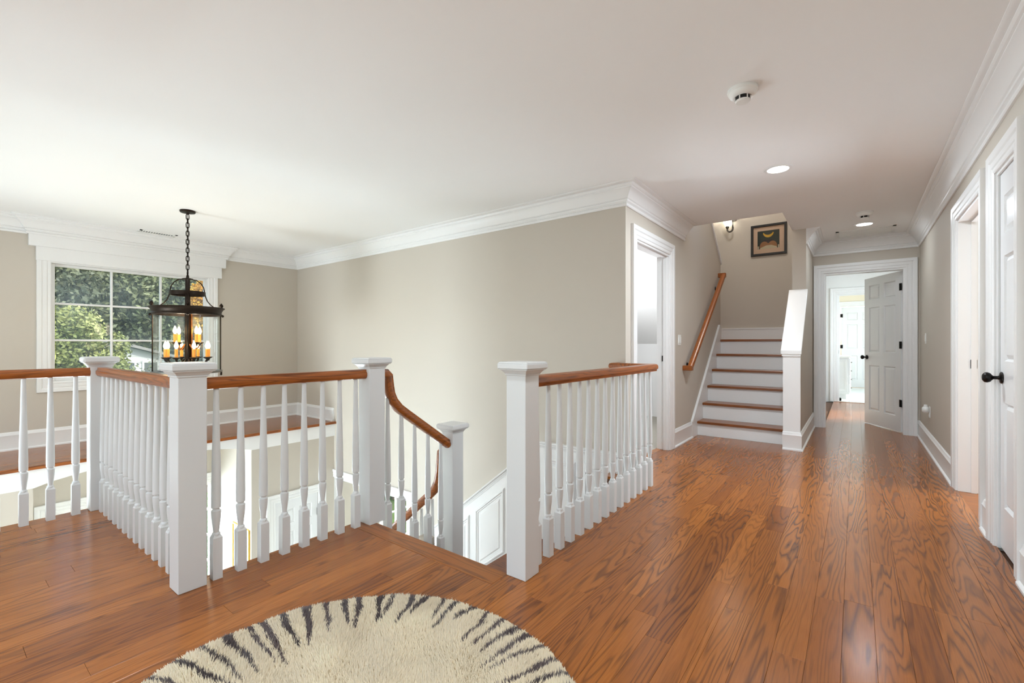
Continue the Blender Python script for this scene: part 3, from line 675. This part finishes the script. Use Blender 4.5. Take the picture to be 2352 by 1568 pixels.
# ------------------------------------------------------------------ front window upstairs
w1 = sroot('window_1', (XW, 1.65, .7), 'nine-light white window with deep cornice head over the ledge')
MB().casing('x', XW, 1, .90, 2.41, .70, 2.01, CSP, True).build('casing', WHITE, w1, smooth=20)
MB().box(XW, XW+.034, .782, 2.57, 2.02, 2.175).build('head_board', WHITE, w1, bevel=.002)
MB().box(XW, XB, .725, 2.615, 2.168, C-.17).build('frieze_board', WHITE, w1, bevel=.002)
m = holes_wall(MB(), 'x', XW-.16, XW, .885, 2.42, .69, 2.02, [(.905, 2.405, .705, 2.005)]); m.build('jamb_lining', WHITE, w1)
m = holes_wall(MB(), 'x', XW-.085, XW-.045, .905, 2.405, .705, 2.005, [(.935, 2.38, .745, 1.975)]); m.build('sash', WHITE, w1, bevel=.003)
cw, rh = (2.38-.935)/3, (1.975-.745)/3
for k in (1, 2):
    MB().box(XW-.08, XW-.05, .935+cw*k-.011, .935+cw*k+.011, .745, 1.975).build('muntin', WHITE, w1, bevel=.003)
    MB().box(XW-.079, XW-.051, .935, 2.38, .745+rh*k-.011, .745+rh*k+.011).build('muntin', WHITE, w1, bevel=.003)
for i in range(3):
    for j in range(3): MB().box(XW-.067, XW-.063, .935+cw*i+.011, .935+cw*(i+1)-.011, .745+rh*j+.011, .745+rh*(j+1)-.011).build('pane', HAZEGLARE, w1)
def plain_window(name, plane, c0, c1, u0, u1, z0, z1, nx, nz, label=None):
    r = sroot(name, (0, 0, 0), label)
    B = (lambda a, b_, u, v, z, w: MB().box(a, b_, u, v, z, w)) if plane == 'x' else (lambda a, b_, u, v, z, w: MB().box(u, v, a, b_, z, w))
    holes_wall(MB(), plane, c0, c1, u0, u1, z0, z1, [(u0+.05, u1-.05, z0+.05, z1-.05)]).build('sash', WHITE, r)
    for k in range(1, nx): B(c0+.01, c1-.01, u0+(u1-u0)*k/nx-.012, u0+(u1-u0)*k/nx+.012, z0+.05, z1-.05).build('muntin', WHITE, r)
    for k in range(1, nz): B(c0+.012, c1-.012, u0+.05, u1-.05, z0+(z1-z0)*k/nz-.012, z0+(z1-z0)*k/nz+.012).build('muntin', WHITE, r)
    cm = (c0+c1)/2; B(cm-.002, cm+.002, u0+.05, u1-.05, z0+.05, z1-.05).build('pane', GLASS, r); return r
plain_window('window_2', 'x', XW-.10, XW-.05, 5.3, 5.98, -2.7, -1.55, 2, 2, 'living room window downstairs showing sunlit green leaves')
MB().casing('x', XW, 1, 5.3, 5.98, -2.7, -1.55, CSP, True).build('trim_casing_living_window', WHITE, kind='structure')
for i, h in enumerate(BW): plain_window('window_%d' % (3+i), 'y', YB-.09, YB-.04, *h, 3, 2)  # unseen windows added to let light in from behind
plain_window('window_8', 'x', 1.21, 1.25, 8.7, 9.9, .75, 2.05, 2, 2)  # unseen window added together with the passage fill lamp
plain_window('window_7', 'x', 1.62, 1.67, 11.6, 13.4, .5, 2.1, 2, 2)  # unseen window added together with the bath fill lamp

# ------------------------------------------------------------------ ceiling fittings
def can(x, y, label, e):
    t = thing('recessed_light', label, 'light', (x, y, C), 'lit recessed ceiling lights')
    MB().lathe([(.074, C-.001), (.074, C-.007), (.097, C-.004), (.099, C)], 32, (x, y, 0), cap=False).build('trim_ring', WHITE, t, smooth=30)
    MB().lathe([(.001, C-.0035), (.075, C-.0035), (.075, C-.001)], 32, (x, y, 0)).build('lens', CANLENS, t)
    lamp('recessed_or_fill_lamp', 'AREA', (x, y, C-.012), e, (.87, .99, 1.09), (0, 0, -1), .14)
can(-.477, 4.03, 'glowing recessed ceiling light in the middle of the hall ceiling', 28)
can(.079, 6.46, 'glowing recessed ceiling light near the far hall door', 4.5)
for x, y in ((-.48, .9), (-.48, -1.2), (-2.6, -.9), (-3.6, -2.2), (-1.5, -2.2)): lamp('recessed_or_fill_lamp', 'AREA', (x, y, C-.012), 15.5, (.88, .99, 1.08), (0, 0, -1), .14)  # unseen fill lamps added in the ceiling behind the camera, without fixtures
lamp('added_upper_stair_fill', 'AREA', (-1.2, 6.4, 4.9), 26, (1, .98, .95), (0, 0, -1), .3)  # unseen lamp added at the shaft top to brighten the stairs
lamp('added_passage_fill', 'AREA', (1.28, 9.3, 1.4), 60, DAY, (-1, 0, 0), 1.2, 1.3)  # fill lamp added at an unseen side window made for it
lamp('closet_lamp', 'POINT', (-2.45, 5.2, 1.4), 55, (.93, .98, 1.05), radius=.28)
def smoke(x, y, label):
    t = thing('smoke_detector', label, 'smoke detector', (x, y, C), 'round white ceiling detectors')
    MB().lathe([(.072, C), (.074, C-.008), (.074, C-.016), (.070, C-.020)], 32, (x, y, 0)).build('base_plate', PLASTIC, t, smooth=40)
    MB().lathe([(.069, C-.020), (.066, C-.030), (.055, C-.040), (.042, C-.043), (.038, C-.040)], 32, (x, y, 0)).build('body', PLASTIC, t, smooth=40)
    MB().lathe([(.034, C-.040), (.034, C-.062)], 24, (x, y, 0)).build('dark_vent', DARK, t)
    MB().lathe([(.036, C-.059), (.037, C-.064), (.032, C-.069), (.001, C-.070)], 24, (x, y, 0)).build('sensor_cap', PLASTIC, t, smooth=40)
    for k in range(6):
        a = k*pi/3+.3; MB().tube([(x+.0365*math.cos(a), y+.0365*math.sin(a), C-.040), (x+.0365*math.cos(a), y+.0365*math.sin(a), C-.062)], .003, 6).build('rib', PLASTIC, t)
smoke(-.478, 2.66, 'white smoke detector with dark vents, large in the upper right ceiling')
smoke(.075, 5.887, 'white smoke detector just before the far recessed light')
v = thing('ceiling_vent', 'slim white supply register in the ceiling above the front window', 'vent', (-6.775, 1.785, C))
m = holes_wall(MB(), 'x', 0, .01, 0, 1, 0, 1) if False else MB()
x0, x1, y0, y1 = -6.835, -6.715, 1.60, 1.97
m.box(x0, x0+.022, y0, y1, C-.008, C).box(x1-.022, x1, y0, y1, C-.008, C).box(x0, x1, y0, y0+.022, C-.008, C).box(x0, x1, y1-.022, y1, C-.008, C); m.build('frame', PLASTIC, v)
MB().box(x0+.022, x1-.022, y0+.022, y1-.022, C-.003, C-.001).build('dark_duct', DARK, v)
for k in range(14): MB().box(x0+.022, x1-.022, y0+.034+k*.025, y0+.043+k*.025, C-.007, C-.003).build('slat', PLASTIC, v)
v = thing('return_grille', 'wide flat return air grille in the ceiling at the hall end', 'vent', (.1, 6.88, C))
x0, x1, y0, y1 = -.19, .37, 6.72, 7.06
MB().box(x0, x0+.03, y0, y1, C-.008, C).box(x1-.03, x1, y0, y1, C-.008, C).box(x0, x1, y0, y0+.03, C-.008, C).box(x0, x1, y1-.03, y1, C-.008, C).build('frame', PLASTIC, v)
MB().box(x0+.03, x1-.03, y0+.03, y1-.03, C-.004, C-.001).build('filter', WALLW, v)
for k in range(11): MB().box(x0+.03, x1-.03, y0+.04+k*.025, y0+.056+k*.025, C-.0075, C-.004).build('louvre', PLASTIC, v)

# ------------------------------------------------------------------ switches, outlet
s_ = thing('light_switch', 'white double light switch between the closet doorway and the stairs', 'switch', (XS, 5.13, 1.157))
MB().cbox(-.045, .045, -.058, .058, 0, .007, .003)
MB().box(XS, XS+.006, 5.083, 5.177, 1.099, 1.215).build('plate', PLASTIC, s_, bevel=.002)
for y in (5.108, 5.152): MB().box(XS+.006, XS+.011, y-.016, y+.016, 1.124, 1.190).build('rocker', PLASTIC, s_, bevel=.001)
s_ = thing('light_switch', 'white light switch on the dark wall near the far door', 'switch', (XR, 6.735, 1.175))
MB().box(XR-.006, XR, 6.70, 6.77, 1.117, 1.233).build('plate', PLASTIC, s_, bevel=.002)
MB().box(XR-.011, XR-.006, 6.719, 6.751, 1.142, 1.208).build('rocker', PLASTIC, s_, bevel=.001)
s_ = thing('wall_outlet', 'white wall outlet low on the right hall wall', 'outlet', (XR, 6.40, .40))
MB().box(XR-.006, XR, 6.365, 6.435, .345, .461).build('plate', PLASTIC, s_, bevel=.002)
MB().box(XR-.009, XR-.006, 6.383, 6.417, .358, .39).build('socket', PLASTIC, s_)
o = thing('plug_in_freshener', 'rounded white plug-in device stuck in the low wall outlet', 'plug-in', (XR-.01, 6.40, .42))
MB().lathe([(.001, -.055), (.022, -.053), (.034, -.042), (.038, -.025), (.034, -.008), (.022, 0)], 20, (XR-.009, 6.40, .425), 'x').build('body', PLASTIC, o, smooth=50)
MB().lathe([(.016, .455), (.015, .475), (.010, .48)], 14, (XR-.034, 6.40, 0)).build('vent_tip', PLASTIC, o, smooth=40)

# ------------------------------------------------------------------ picture on the stair back wall
YBK = 8.05
p = thing('framed_picture', 'black framed print of a yellow fruit on dark green above the stairs', 'picture', (-1.08, YBK, 2.73))
fx0, fx1, fz0, fz1 = -1.325, -.833, 2.50, 2.985
MB().casing('y', YBK, -1, fx0+.035, fx1-.035, fz0+.035, fz1-.035, [(0, .002), (0, .022), (.004, .028), (.031, .028), (.035, .024), (.035, 0)], True).build('frame', paint('black_lacquer', srgb(16, 14, 13), .35, .1), p)
MB().box(fx0+.034, fx1-.034, YBK-.006, YBK-.002, fz0+.034, fz1-.034).build('mat_board', paint('peach_mat', srgb(214, 176, 152), .7, .03, 20), p)
ax0, ax1, az0, az1 = fx0+.092, fx1-.100, fz0+.105, fz1-.098; aw, ah = ax1-ax0, az1-az0
def art(name, poly, dep, col):
    MB().prism([(ax0+u*aw, az0+w_*ah) for u, w_ in poly], 'y', YBK-.006-dep, YBK-.006).build(name, paint('art_'+name, col, .6, .06, 30, 0), p)
art('green_field', [(0, 0), (1, 0), (1, 1), (0, 1)], .0006, srgb(40, 42, 32))
arcp = lambda cx_, cz_, rx, rz, a0, a1, n=18: [(cx_+rx*math.cos(a0+(a1-a0)*i/n), cz_+rz*math.sin(a0+(a1-a0)*i/n)) for i in range(n+1)]
art('dark_arch', arcp(.5, .0, .44, .52, 0, pi), .0010, srgb(40, 20, 16))
art('tan_form', [(.90, .0)]+arcp(.69, .14, .205, .27, -.3, pi*.80, 12)+arcp(.31, .14, .205, .27, pi*.20, pi+.3, 12)+[(.10, .0)], .0014, srgb(160, 104, 62))
art('cream_base', [(.1, 0), (.9, 0), (.88, .08), (.62, .19), (.4, .18), (.14, .07)], .0018, srgb(200, 180, 150))
art('fruit', arcp(.5, .92, .25, .30, pi*1.06, pi*1.94)+arcp(.5, .93, .21, .17, pi*1.94, pi*1.06), .0022, srgb(214, 158, 30))
for u in (.01, .93): art('side_mark', [(u, .0), (u+.06, .0), (u+.06, .17), (u, .17)], .0012, srgb(190, 176, 150))
MB().box(fx0+.034, fx1-.034, YBK-.013, YBK-.011, fz0+.034, fz1-.034).build('glazing', GLASS, p)

# ------------------------------------------------------------------ sconce on the stair back wall
sc = thing('wall_sconce', 'small lit wall sconce with dark curved arm above the stairs', 'sconce', (-1.62, YBK, 3.0))
xa, xb, yo = -1.575, -1.655, YBK-.09
pts = [(xa, YBK-.01, 3.16), (xa, yo+.03, 3.16), (xa, yo, 3.13), (xa, yo, 2.99)]+[((xa+xb)/2+(xa-xb)/2*math.cos(a), yo, 2.975-.045*math.sin(a)) for a in np.linspace(0, pi, 9)]+[(xb, yo, 3.0)]
MB().tube(pts, .015, 10).build('arm', STEEL, sc, smooth=50)
MB().lathe([(.055, 0), (.055, -.012), (.03, -.018)], 20, (xa, YBK, 3.16), 'y').build('back_plate', STEEL, sc, smooth=40)
MB().lathe([(.016, 2.985), (.026, 2.995), (.026, 3.02), (.030, 3.025), (.030, 3.03)], 18, (xb, yo, 0)).build('cup', STEEL, sc, smooth=40)
MB().lathe([(.028, 3.02), (.055, 3.075), (.078, 3.16), (.075, 3.16), (.05, 3.075), (.02, 3.03)], 24, (xb, yo, 0), cap=False).build('shade', SHADE, sc, smooth=50)
lamp('sconce_bulb', 'POINT', (xb, yo, 3.18), 11, (1, .9, .75), radius=.04)

# ------------------------------------------------------------------ foyer lantern
LX, LY = -5.405, 1.67
ln = thing('lantern_chandelier', 'large dark bronze bell lantern of lit candle bulbs hanging by a chain', 'chandelier', (LX, LY, .8))
c0 = (LX, LY, 0)
MB().lathe([(0.0672, C), (0.0689, C-.010), (0.064, C-.020), (0.0164, C-.026), (0.0098, C-.04)], 28, c0).build('canopy', BRONZE, ln, smooth=40)
zc = C-.04; k = 0
while zc > 1.84:
    lk = MB(); pts = []
    for i in range(16):
        a = 2*pi*i/16; r = .013; h = .014
        px = r*math.cos(a); pz = (r*math.sin(a)+(h if math.sin(a) > 0 else -h))
        pts.append((LX+(px if k % 2 else 0), LY+(0 if k % 2 else px), zc-.022+pz))
    lk.tube(pts, .0042, 6, True).build('chain_link', BRONZE, ln, smooth=60); zc -= .0425; k += 1
MB().tube([(LX, LY, C-.03), (LX+.004, LY+.003, 2.2), (LX, LY, 1.80)], .003, 6).build('cord', BRONZE, ln)
MB().lathe([(.004, 1.85), (.009, 1.835), (.007, 1.82), (.012, 1.80), (.014, 1.785), (.048, 1.776), (.046, 1.768), (.02, 1.762)], 20, c0).build('crown_hub', BRONZE, ln, smooth=40)
prof = [(0.0246, 1.77), (0.0738, 1.765), (0.1107, 1.735), (0.1337, 1.695), (0.1435, 1.645), (0.1509, 1.60), (0.1665, 1.555), (0.1927, 1.52), (0.2337, 1.485), (0.2624, 1.47)]
A0 = math.atan2(LY, LX)+pi/2
for k in range(4):
    a = A0+k*pi/2; MB().tube([(LX+r*math.cos(a), LY+r*math.sin(a), z) for r, z in prof], .0055, 6).build('bell_strap', BRONZE, ln, smooth=50)
MB().lathe([(0.141, 1.64), (0.1517, 1.645), (0.1517, 1.62), (0.1476, 1.605), (0.1378, 1.61)], 40, c0, cap=False).build('bell_ring', BRONZE, ln, smooth=40)
MB().lathe([(0.2911, 1.478), (0.3182, 1.484), (0.3214, 1.478), (0.3075, 1.466), (0.2968, 1.45), (0.2911, 1.43), (0.2968, 1.418), (0.2886, 1.405), (0.2747, 1.405), (0.2747, 1.47), (0.2911, 1.478)], 48, c0, cap=False).build('rim', BRONZE, ln, smooth=40)
for k in range(4):
    a = A0+k*pi/2; q = (LX+0.2886*math.cos(a), LY+0.2886*math.sin(a))
    MB().lathe([(.006, 1.478), (.008, 1.49), (.018, 1.505), (.017, 1.52), (.006, 1.535), (.001, 1.54)], 12, (q[0], q[1], 0)).build('rim_finial', BRONZE, ln, smooth=50)
    MB().tube([(LX+0.2813*math.cos(a), LY+0.2813*math.sin(a), z) for z in (1.41, .83)], .006, 6).build('glass_rod', BRONZE, ln)
    MB().ball((LX+0.3001*math.cos(a), LY+0.3001*math.sin(a), 1.405), .013, 10).build('rim_bead', BRONZE, ln, smooth=60)
    MB().lathe([(.004, .785), (.012, .795), (.008, .81), (.014, .82)], 10, (LX+0.2870*math.cos(a), LY+0.2870*math.sin(a), 0)).build('base_foot', BRONZE, ln, smooth=50)
MB().lathe([(0.2772, 1.405), (0.2772, .835)], 56, c0, cap=False).build('glass_cylinder', GLASS, ln, smooth=60)
MB().lathe([(0.246, .822), (0.2829, .820), (0.2993, .828), (0.2993, .842), (0.2829, .846), (0.246, .838)], 48, c0, cap=False).build('base_ring', STEEL, ln, smooth=40)
for k in range(4):
    a = A0+k*pi/2; MB().tube([(LX, LY, .832), (LX+0.2624*math.cos(a), LY+0.2624*math.sin(a), .832)], .007, 6).build('base_spoke', BRONZE, ln)
MB().lathe([(.020, 1.765), (.022, 1.6), (.025, 1.47)], 16, c0).build('upper_stem', BRONZE, ln, smooth=50)
MB().lathe([(.025, 1.47), (.025, .90), (.045, .88), (.05, .83), (.02, .80), (.001, .785)], 20, c0).build('stem', BRONZE, ln, smooth=40)
MB().box(LX+.0, LX+.040, LY+.022, LY+.030, .95, 1.45).build('stem_copper_plate', COPPER, ln)
def candle(a, r, z, i):
    x, y = LX+r*math.cos(a), LY+r*math.sin(a)
    arm = MB().tube([(LX+.03*math.cos(a), LY+.03*math.sin(a), z-.02), (LX+.06*math.cos(a), LY+.06*math.sin(a), z-.06), (LX+r*.6*math.cos(a), LY+r*.6*math.sin(a), z-.075), (LX+r*.9*math.cos(a), LY+r*.9*math.sin(a), z-.05), (x, y, z-.02)], .007, 7)
    arm.build('candle_arm', COPPER if i else BRONZE, ln, smooth=50)
    MB().lathe([(.006, z-.04), (.012, z-.02), (.036, z-.004), (.038, z), (.012, z+.003)], 16, (x, y, 0)).build('candle_cup', BRONZE, ln, smooth=40)
    b_ = MB().lathe([(.014, z), (.0145, z+.08), (.010, z+.085)], 14, (x, y, 0)).build('candle', CANDLE, ln, smooth=40)
    MB().lathe([(.007, z+.083), (.0165, z+.104), (.017, z+.12), (.009, z+.147), (.001, z+.165)], 14, (x, y, 0)).build('flame_bulb', FLAME, b_, smooth=60)
for k in range(8): candle(A0+.28+k*pi/4, .185, .98, 0)
for k in range(4): candle(A0+.62+k*pi/2, .125, 1.13, 1)
lamp('lantern_glow', 'POINT', (LX, LY, 1.33), 15, (1, .84, .62), radius=.1)

# ------------------------------------------------------------------ vanity in the bathroom
vn = thing('vanity_cabinet', 'white bathroom vanity glimpsed through the far doorway', 'cabinet', (-.5, 12, 0))
MB().box(-.68, -.10, 11.38, 12.6, .10, .84).box(-.66, -.15, 11.42, 12.58, 0, .10).build('body', DOORW, vn)
MB().cbox(-.70, -.075, 11.355, 12.62, .84, .87, .004).build('worktop', paint('white_stone', srgb(240, 240, 238), .2, .03, 8), vn)
m = MB().casing('y', 11.38, -1, -.60, -.18, .2, .76, [(0, 0), (0, .006), (.03, .014), (.05, .014), (.055, 0)], True); m.build('end_panel', DOORW, vn)
for k in range(4):
    z = .13+.175*k; d_ = MB().box(-.10, -.082, 11.42, 11.80, z, z+.165).build('drawer', DOORW, vn, bevel=.003)
    MB().lathe([(.006, 0), (.006, .012), (.014, .018), (.012, .026)], 12, (-.082, 11.61, z+.085), 'x').build('drawer_knob', STEEL, d_)
MB().box(-.10, -.082, 11.83, 12.56, .13, .80).build('cabinet_door', DOORW, vn, bevel=.003)
o = MB().lathe([(.012, 0), (.02, .006), (.02, .05), (.012, .06)], 12, (-.24, 11.0, 0)).build('door_stop', BLACK, org=(-.24, 11.0, 0)); tag(o, 'tiny dark floor door stop at the bathroom threshold', 'door stop')

# ------------------------------------------------------------------ round shag rug
RX, RY, RR = -1.15, .69, .735
rug = thing('round_rug', 'round cream shag rug with dark radial zebra stripes round its rim', 'rug', (RX, RY, 0))
N = 110000
rr = RR*np.sqrt(RNG.random(N)); aa = RNG.random(N)*2*pi
gx_, gy_ = RX+rr*np.cos(aa), RY+rr*np.sin(aa)
col = np.array([np.array(srgb(246, 228, 196)[:3])]*N); 
blot = np.sin(gx_*9+2*np.sin(gy_*7))*np.sin(gy_*11+1.3)+.5*np.sin(gx_*31)*np.sin(gy_*27)
col *= (1+.07*blot+.16*(RNG.random(N)-.5))[:, None]
dk = np.array(srgb(84, 70, 68)[:3]); NS = 62
for i in range(NS):
    th = 2*pi*i/NS+random.uniform(-.018, .018); L_ = .25+.07*math.sin(th*2+1.)+random.uniform(-.05, .05); wv = random.uniform(.010, .0185); tw = random.uniform(-.06, .06); f1 = random.uniform(20, 34); p1 = random.uniform(0, 6)
    dep = RR-rr; tt = np.clip(dep/L_, 0, 1)
    cth = th+tw*tt+.007*np.sin(f1*dep+p1)
    da = np.abs((aa-cth+pi) % (2*pi)-pi)*rr
    hw_ = wv*(1-tt)**.5*(.9+.18*np.sin(f1*1.7*dep+p1*2))
    ins = (da < hw_+.006*(RNG.random(N)-.5)) & (dep < L_)
    tone = random.uniform(.75, 1.5)
    col[ins] = dk*tone*(1+.35*(RNG.random(ins.sum())-.5))[:, None]
hgt = .019+.010*RNG.random(N)+.005*blot
ed = np.clip((RR-rr)/.03, 0, 1); hgt *= .55+.45*ed
tx = gx_+.0045*RNG.standard_normal(N)+.006*np.sin(gx_*23+gy_*17); ty = gy_+.0045*RNG.standard_normal(N)+.006*np.sin(gy_*21)
w_ = .0042; ph = RNG.random(N)*2*pi
V = np.empty((N, 4, 3), np.float32)
for k in range(3):
    V[:, k, 0] = gx_+w_*np.cos(ph+k*2.094)-RX; V[:, k, 1] = gy_+w_*np.sin(ph+k*2.094)-RY; V[:, k, 2] = .006
V[:, 3, 0] = tx-RX; V[:, 3, 1] = ty-RY; V[:, 3, 2] = hgt+.006
base_i = (np.arange(N)*4)[:, None, None]
Fc = (base_i+np.array([[0, 1, 3], [1, 2, 3], [2, 0, 3]])[None]).reshape(-1, 3)
me = bpy.data.meshes.new('pile'); me.vertices.add(N*4); me.vertices.foreach_set('co', V.ravel())
me.loops.add(len(Fc)*3); me.loops.foreach_set('vertex_index', Fc.ravel().astype(np.int32)); me.polygons.add(len(Fc)); me.polygons.foreach_set('loop_start', np.arange(0, len(Fc)*3, 3, dtype=np.int32)); me.update(calc_edges=True)
ca = me.attributes.new('tuft', 'FLOAT_COLOR', 'POINT'); cc = np.ones((N, 4, 4), np.float32); cc[:, :, :3] = np.clip(col, 0, 1)[:, None, :]; ca.data.foreach_set('color', cc.ravel())
pm, N_, L__, P_ = new_mat('wool_pile'); an = N_.new('ShaderNodeAttribute'); an.attribute_name = 'tuft'; nz = N_.new('ShaderNodeTexNoise'); nz.inputs['Scale'].default_value = 90
mxx = N_.new('ShaderNodeMix'); mxx.data_type = 'RGBA'; mxx.blend_type = 'MULTIPLY'; mxx.inputs[0].default_value = .10; L__.new(an.outputs['Color'], mxx.inputs[6]); L__.new(nz.outputs['Color'], mxx.inputs[7]); L__.new(mxx.outputs[2], P_.inputs['Base Color'])
P_.inputs['Roughness'].default_value = .8; P_.inputs['Sheen Weight'].default_value = .3
me.materials.append(pm); po = bpy.data.objects.new('pile', me); COL.objects.link(po); po.parent = rug; po['kind'] = 'stuff'
MB().lathe([(RR-.004, .0), (RR, .004), (RR-.006, .010), (.001, .012)], 96, (RX, RY, 0)).build('backing', paint('rug_backing', srgb(196, 176, 142), .95, .1, 50, .3, 300), rug)

# ------------------------------------------------------------------ outdoors
GZ = -3.3
MB().box(-90, XW-.3, -60, 80, GZ-.2, GZ).build('ground', paint('lawn', srgb(92, 112, 56), .9, .3, 1.2, .3, 40), kind='structure')
def leafmat(name, a, b_):
    m_, n_, l_, p_ = new_mat(name); g = n_.new('ShaderNodeNewGeometry'); no = n_.new('ShaderNodeTexNoise'); no.inputs['Scale'].default_value = .9; no.inputs['Detail'].default_value = 6
    l_.new(g.outputs['Position'], no.inputs['Vector']); rp = n_.new('ShaderNodeValToRGB'); rp.color_ramp.elements[0].position = .38; rp.color_ramp.elements[1].position = .62
    rp.color_ramp.elements[0].color = a; rp.color_ramp.elements[1].color = b_; l_.new(no.outputs['Fac'], rp.inputs[0]); l_.new(rp.outputs[0], p_.inputs['Base Color'])
    p_.inputs['Roughness'].default_value = .55; p_.inputs['Transmission Weight'].default_value = 0; p_.inputs['Subsurface Weight'].default_value = 0; return m_
LDARK = leafmat('leaves_dark', srgb(62, 72, 52), srgb(112, 118, 90)); LBRI = leafmat('leaves_bright', srgb(112, 122, 62), srgb(176, 178, 112)); LYEL = leafmat('leaves_yellow', srgb(176, 120, 36), srgb(236, 190, 70))
LMID = leafmat('leaves_mid', srgb(78, 90, 60), srgb(130, 136, 98)); BARK = paint('bark', srgb(92, 78, 64), .9, .3, 8, .4, 30)
def tree(x, y, h, rx, rz, n, mat, label, cz=None, leaf=.12, blobs=26, z0=GZ, spread=.36):
    t = thing('tree', label, 'tree', (x, y, z0), 'trees outside the front window')
    cz = h*.62+z0 if cz is None else cz
    bl = []
    for _ in range(blobs):
        v_ = RNG.standard_normal(3); v_ /= np.linalg.norm(v_); k_ = RNG.random()**.4
        bl.append(np.array([x, y, cz])+v_*k_*np.array([rx, rx, rz])*.8)
    bl = np.array(bl); idx = RNG.integers(0, blobs, n)
    d_ = RNG.standard_normal((n, 3)); d_ /= np.linalg.norm(d_, axis=1)[:, None]
    pos = bl[idx]+d_*(RNG.random((n, 1))**.5)*np.array([rx, rx, rz])*spread
    pos[:, 2] = np.maximum(pos[:, 2], z0+.05)
    u_ = RNG.standard_normal((n, 3)); u_ /= np.linalg.norm(u_, axis=1)[:, None]; w2 = np.cross(u_, RNG.standard_normal((n, 3))); w2 /= np.linalg.norm(w2, axis=1)[:, None]
    s2 = leaf*(.6+.8*RNG.random((n, 1)))
    q = np.stack([pos-u_*s2, pos+w2*s2*.5, pos+u_*s2, pos-w2*s2*.5], 1).astype(np.float32)-np.array([x, y, z0], np.float32)
    me_ = bpy.data.meshes.new('foliage'); me_.vertices.add(n*4); me_.vertices.foreach_set('co', q.ravel()); me_.loops.add(n*4); me_.loops.foreach_set('vertex_index', np.arange(n*4, dtype=np.int32))
    me_.polygons.add(n); me_.polygons.foreach_set('loop_start', np.arange(0, n*4, 4, dtype=np.int32)); me_.update(calc_edges=True); me_.materials.append(mat)
    o_ = bpy.data.objects.new('foliage', me_); COL.objects.link(o_); o_.parent = t; o_['kind'] = 'stuff'
    tb = MB().tube([(x, y, z0), (x+.05*rx, y, z0+h*.35), (x, y+.05*rx, z0+h*.7)], [.05*rx+.06, .04*rx+.04, .03], 8)
    for b3 in bl[:10]: tb.tube([(x, y, z0+h*.35), tuple((np.array([x, y, z0+h*.4])+b3)/2+np.array([0, 0, .2])), tuple(b3)], [.03*rx, .02*rx, .008], 6)
    tb.build('trunk', BARK, t, smooth=50)
    return t
tree(-13.0, 1.85, 5.3, 1.15, 1.65, 42000, LBRI, 'bright sunlit yellow-green bush low at the left of the window', cz=.42, leaf=.042, blobs=60, spread=.26)
tree(-15.5, 5.28, 7.0, .5, 1.4, 16000, LYEL, 'golden autumn tree at the right side of the window', cz=2.05, leaf=.05)
tree(-15.2, 4.0, 4.6, .8, .7, 500, LMID, 'bare twiggy shrub in front of the white house', cz=.1, leaf=.04, blobs=40)
for i, (x, y, h, rx, rz, mt, lb) in enumerate([(-26, 2.0, 13, 3.4, 5.5, LDARK, 'tall dark green tree far left behind the bright bush'), (-29, 6.4, 14, 3.8, 6, LMID, 'tall mid-green tree behind the middle panes of the window'), (-26, 10.5, 12, 3.4, 5.2, LDARK, 'tall dark green tree behind the golden tree'),
                                             (-37, 3.0, 15, 3.6, 6.5, LDARK, 'big dark tree in the second row behind the house'), (-36, 15.5, 15, 3.8, 6.5, LMID, 'mid-green tree in the second row at far right'), (-35, -4.0, 14, 3.6, 6, LMID, 'mid-green tree beyond the window at far left'), (-38, 9.5, 15, 3.6, 6.5, LDARK, 'dark tree in the second row between the tall trees')]):
    tree(x, y, h, rx, rz, 36000, mt, lb, cz=GZ+h*.5, leaf=.11, blobs=46, spread=.3)
MB().prism([(-60, GZ), (-40, GZ), (-46, 6), (-60, 9)], 'y', -60, 80).build('ground_hillside', paint('wooded_hill', srgb(74, 88, 56), .95, .5, .8, .5, 6), kind='structure')
tree(-10.5, 8.3, 3.2, 1.0, 1.2, 9000, LBRI, 'green shrub outside the living room window downstairs', cz=-1.9, leaf=.07)
hs = thing('house', 'white neighbouring house with a low gable roof seen through the window', 'house', (-21.5, 4.05, GZ))
HW = paint('white_siding', srgb(186, 188, 186), .7, .03); HR = paint('grey_shingle', srgb(128, 126, 122), .85, .2, 8, .3, 40)
MB().box(-24, -19.52, 2.75, 5.35, GZ, .74).build('wall', HW, hs)
for k in range(22): MB().box(-19.52, -19.50, 2.75, 5.35, GZ+.18*k, GZ+.18*k+.155).build('siding_board', HW, hs)
MB().prism([(2.75, .70), (5.35, .70), (4.05, 1.10)], 'x', -24, -19.51).build('gable', HW, hs)
MB().prism([(2.45, .62), (4.05, 1.12), (5.65, .62), (5.65, .70), (4.05, 1.22), (2.45, .70)], 'x', -24.3, -19.25).build('roof', HR, hs)
for y0 in (3.1, 4.12, 4.75):
    MB().casing('x', -19.50, 1, y0, y0+.36, -.15, .48, [(0, 0), (0, .03), (.06, .03), (.06, 0)], True).build('window', HW, hs)
    MB().box(-19.505, -19.49, y0, y0+.36, -.15, .48).build('window_pane', paint('dark_pane', srgb(84, 92, 92), .1, .1) if 'dark_pane' not in MATS else MATS['dark_pane'], hs)
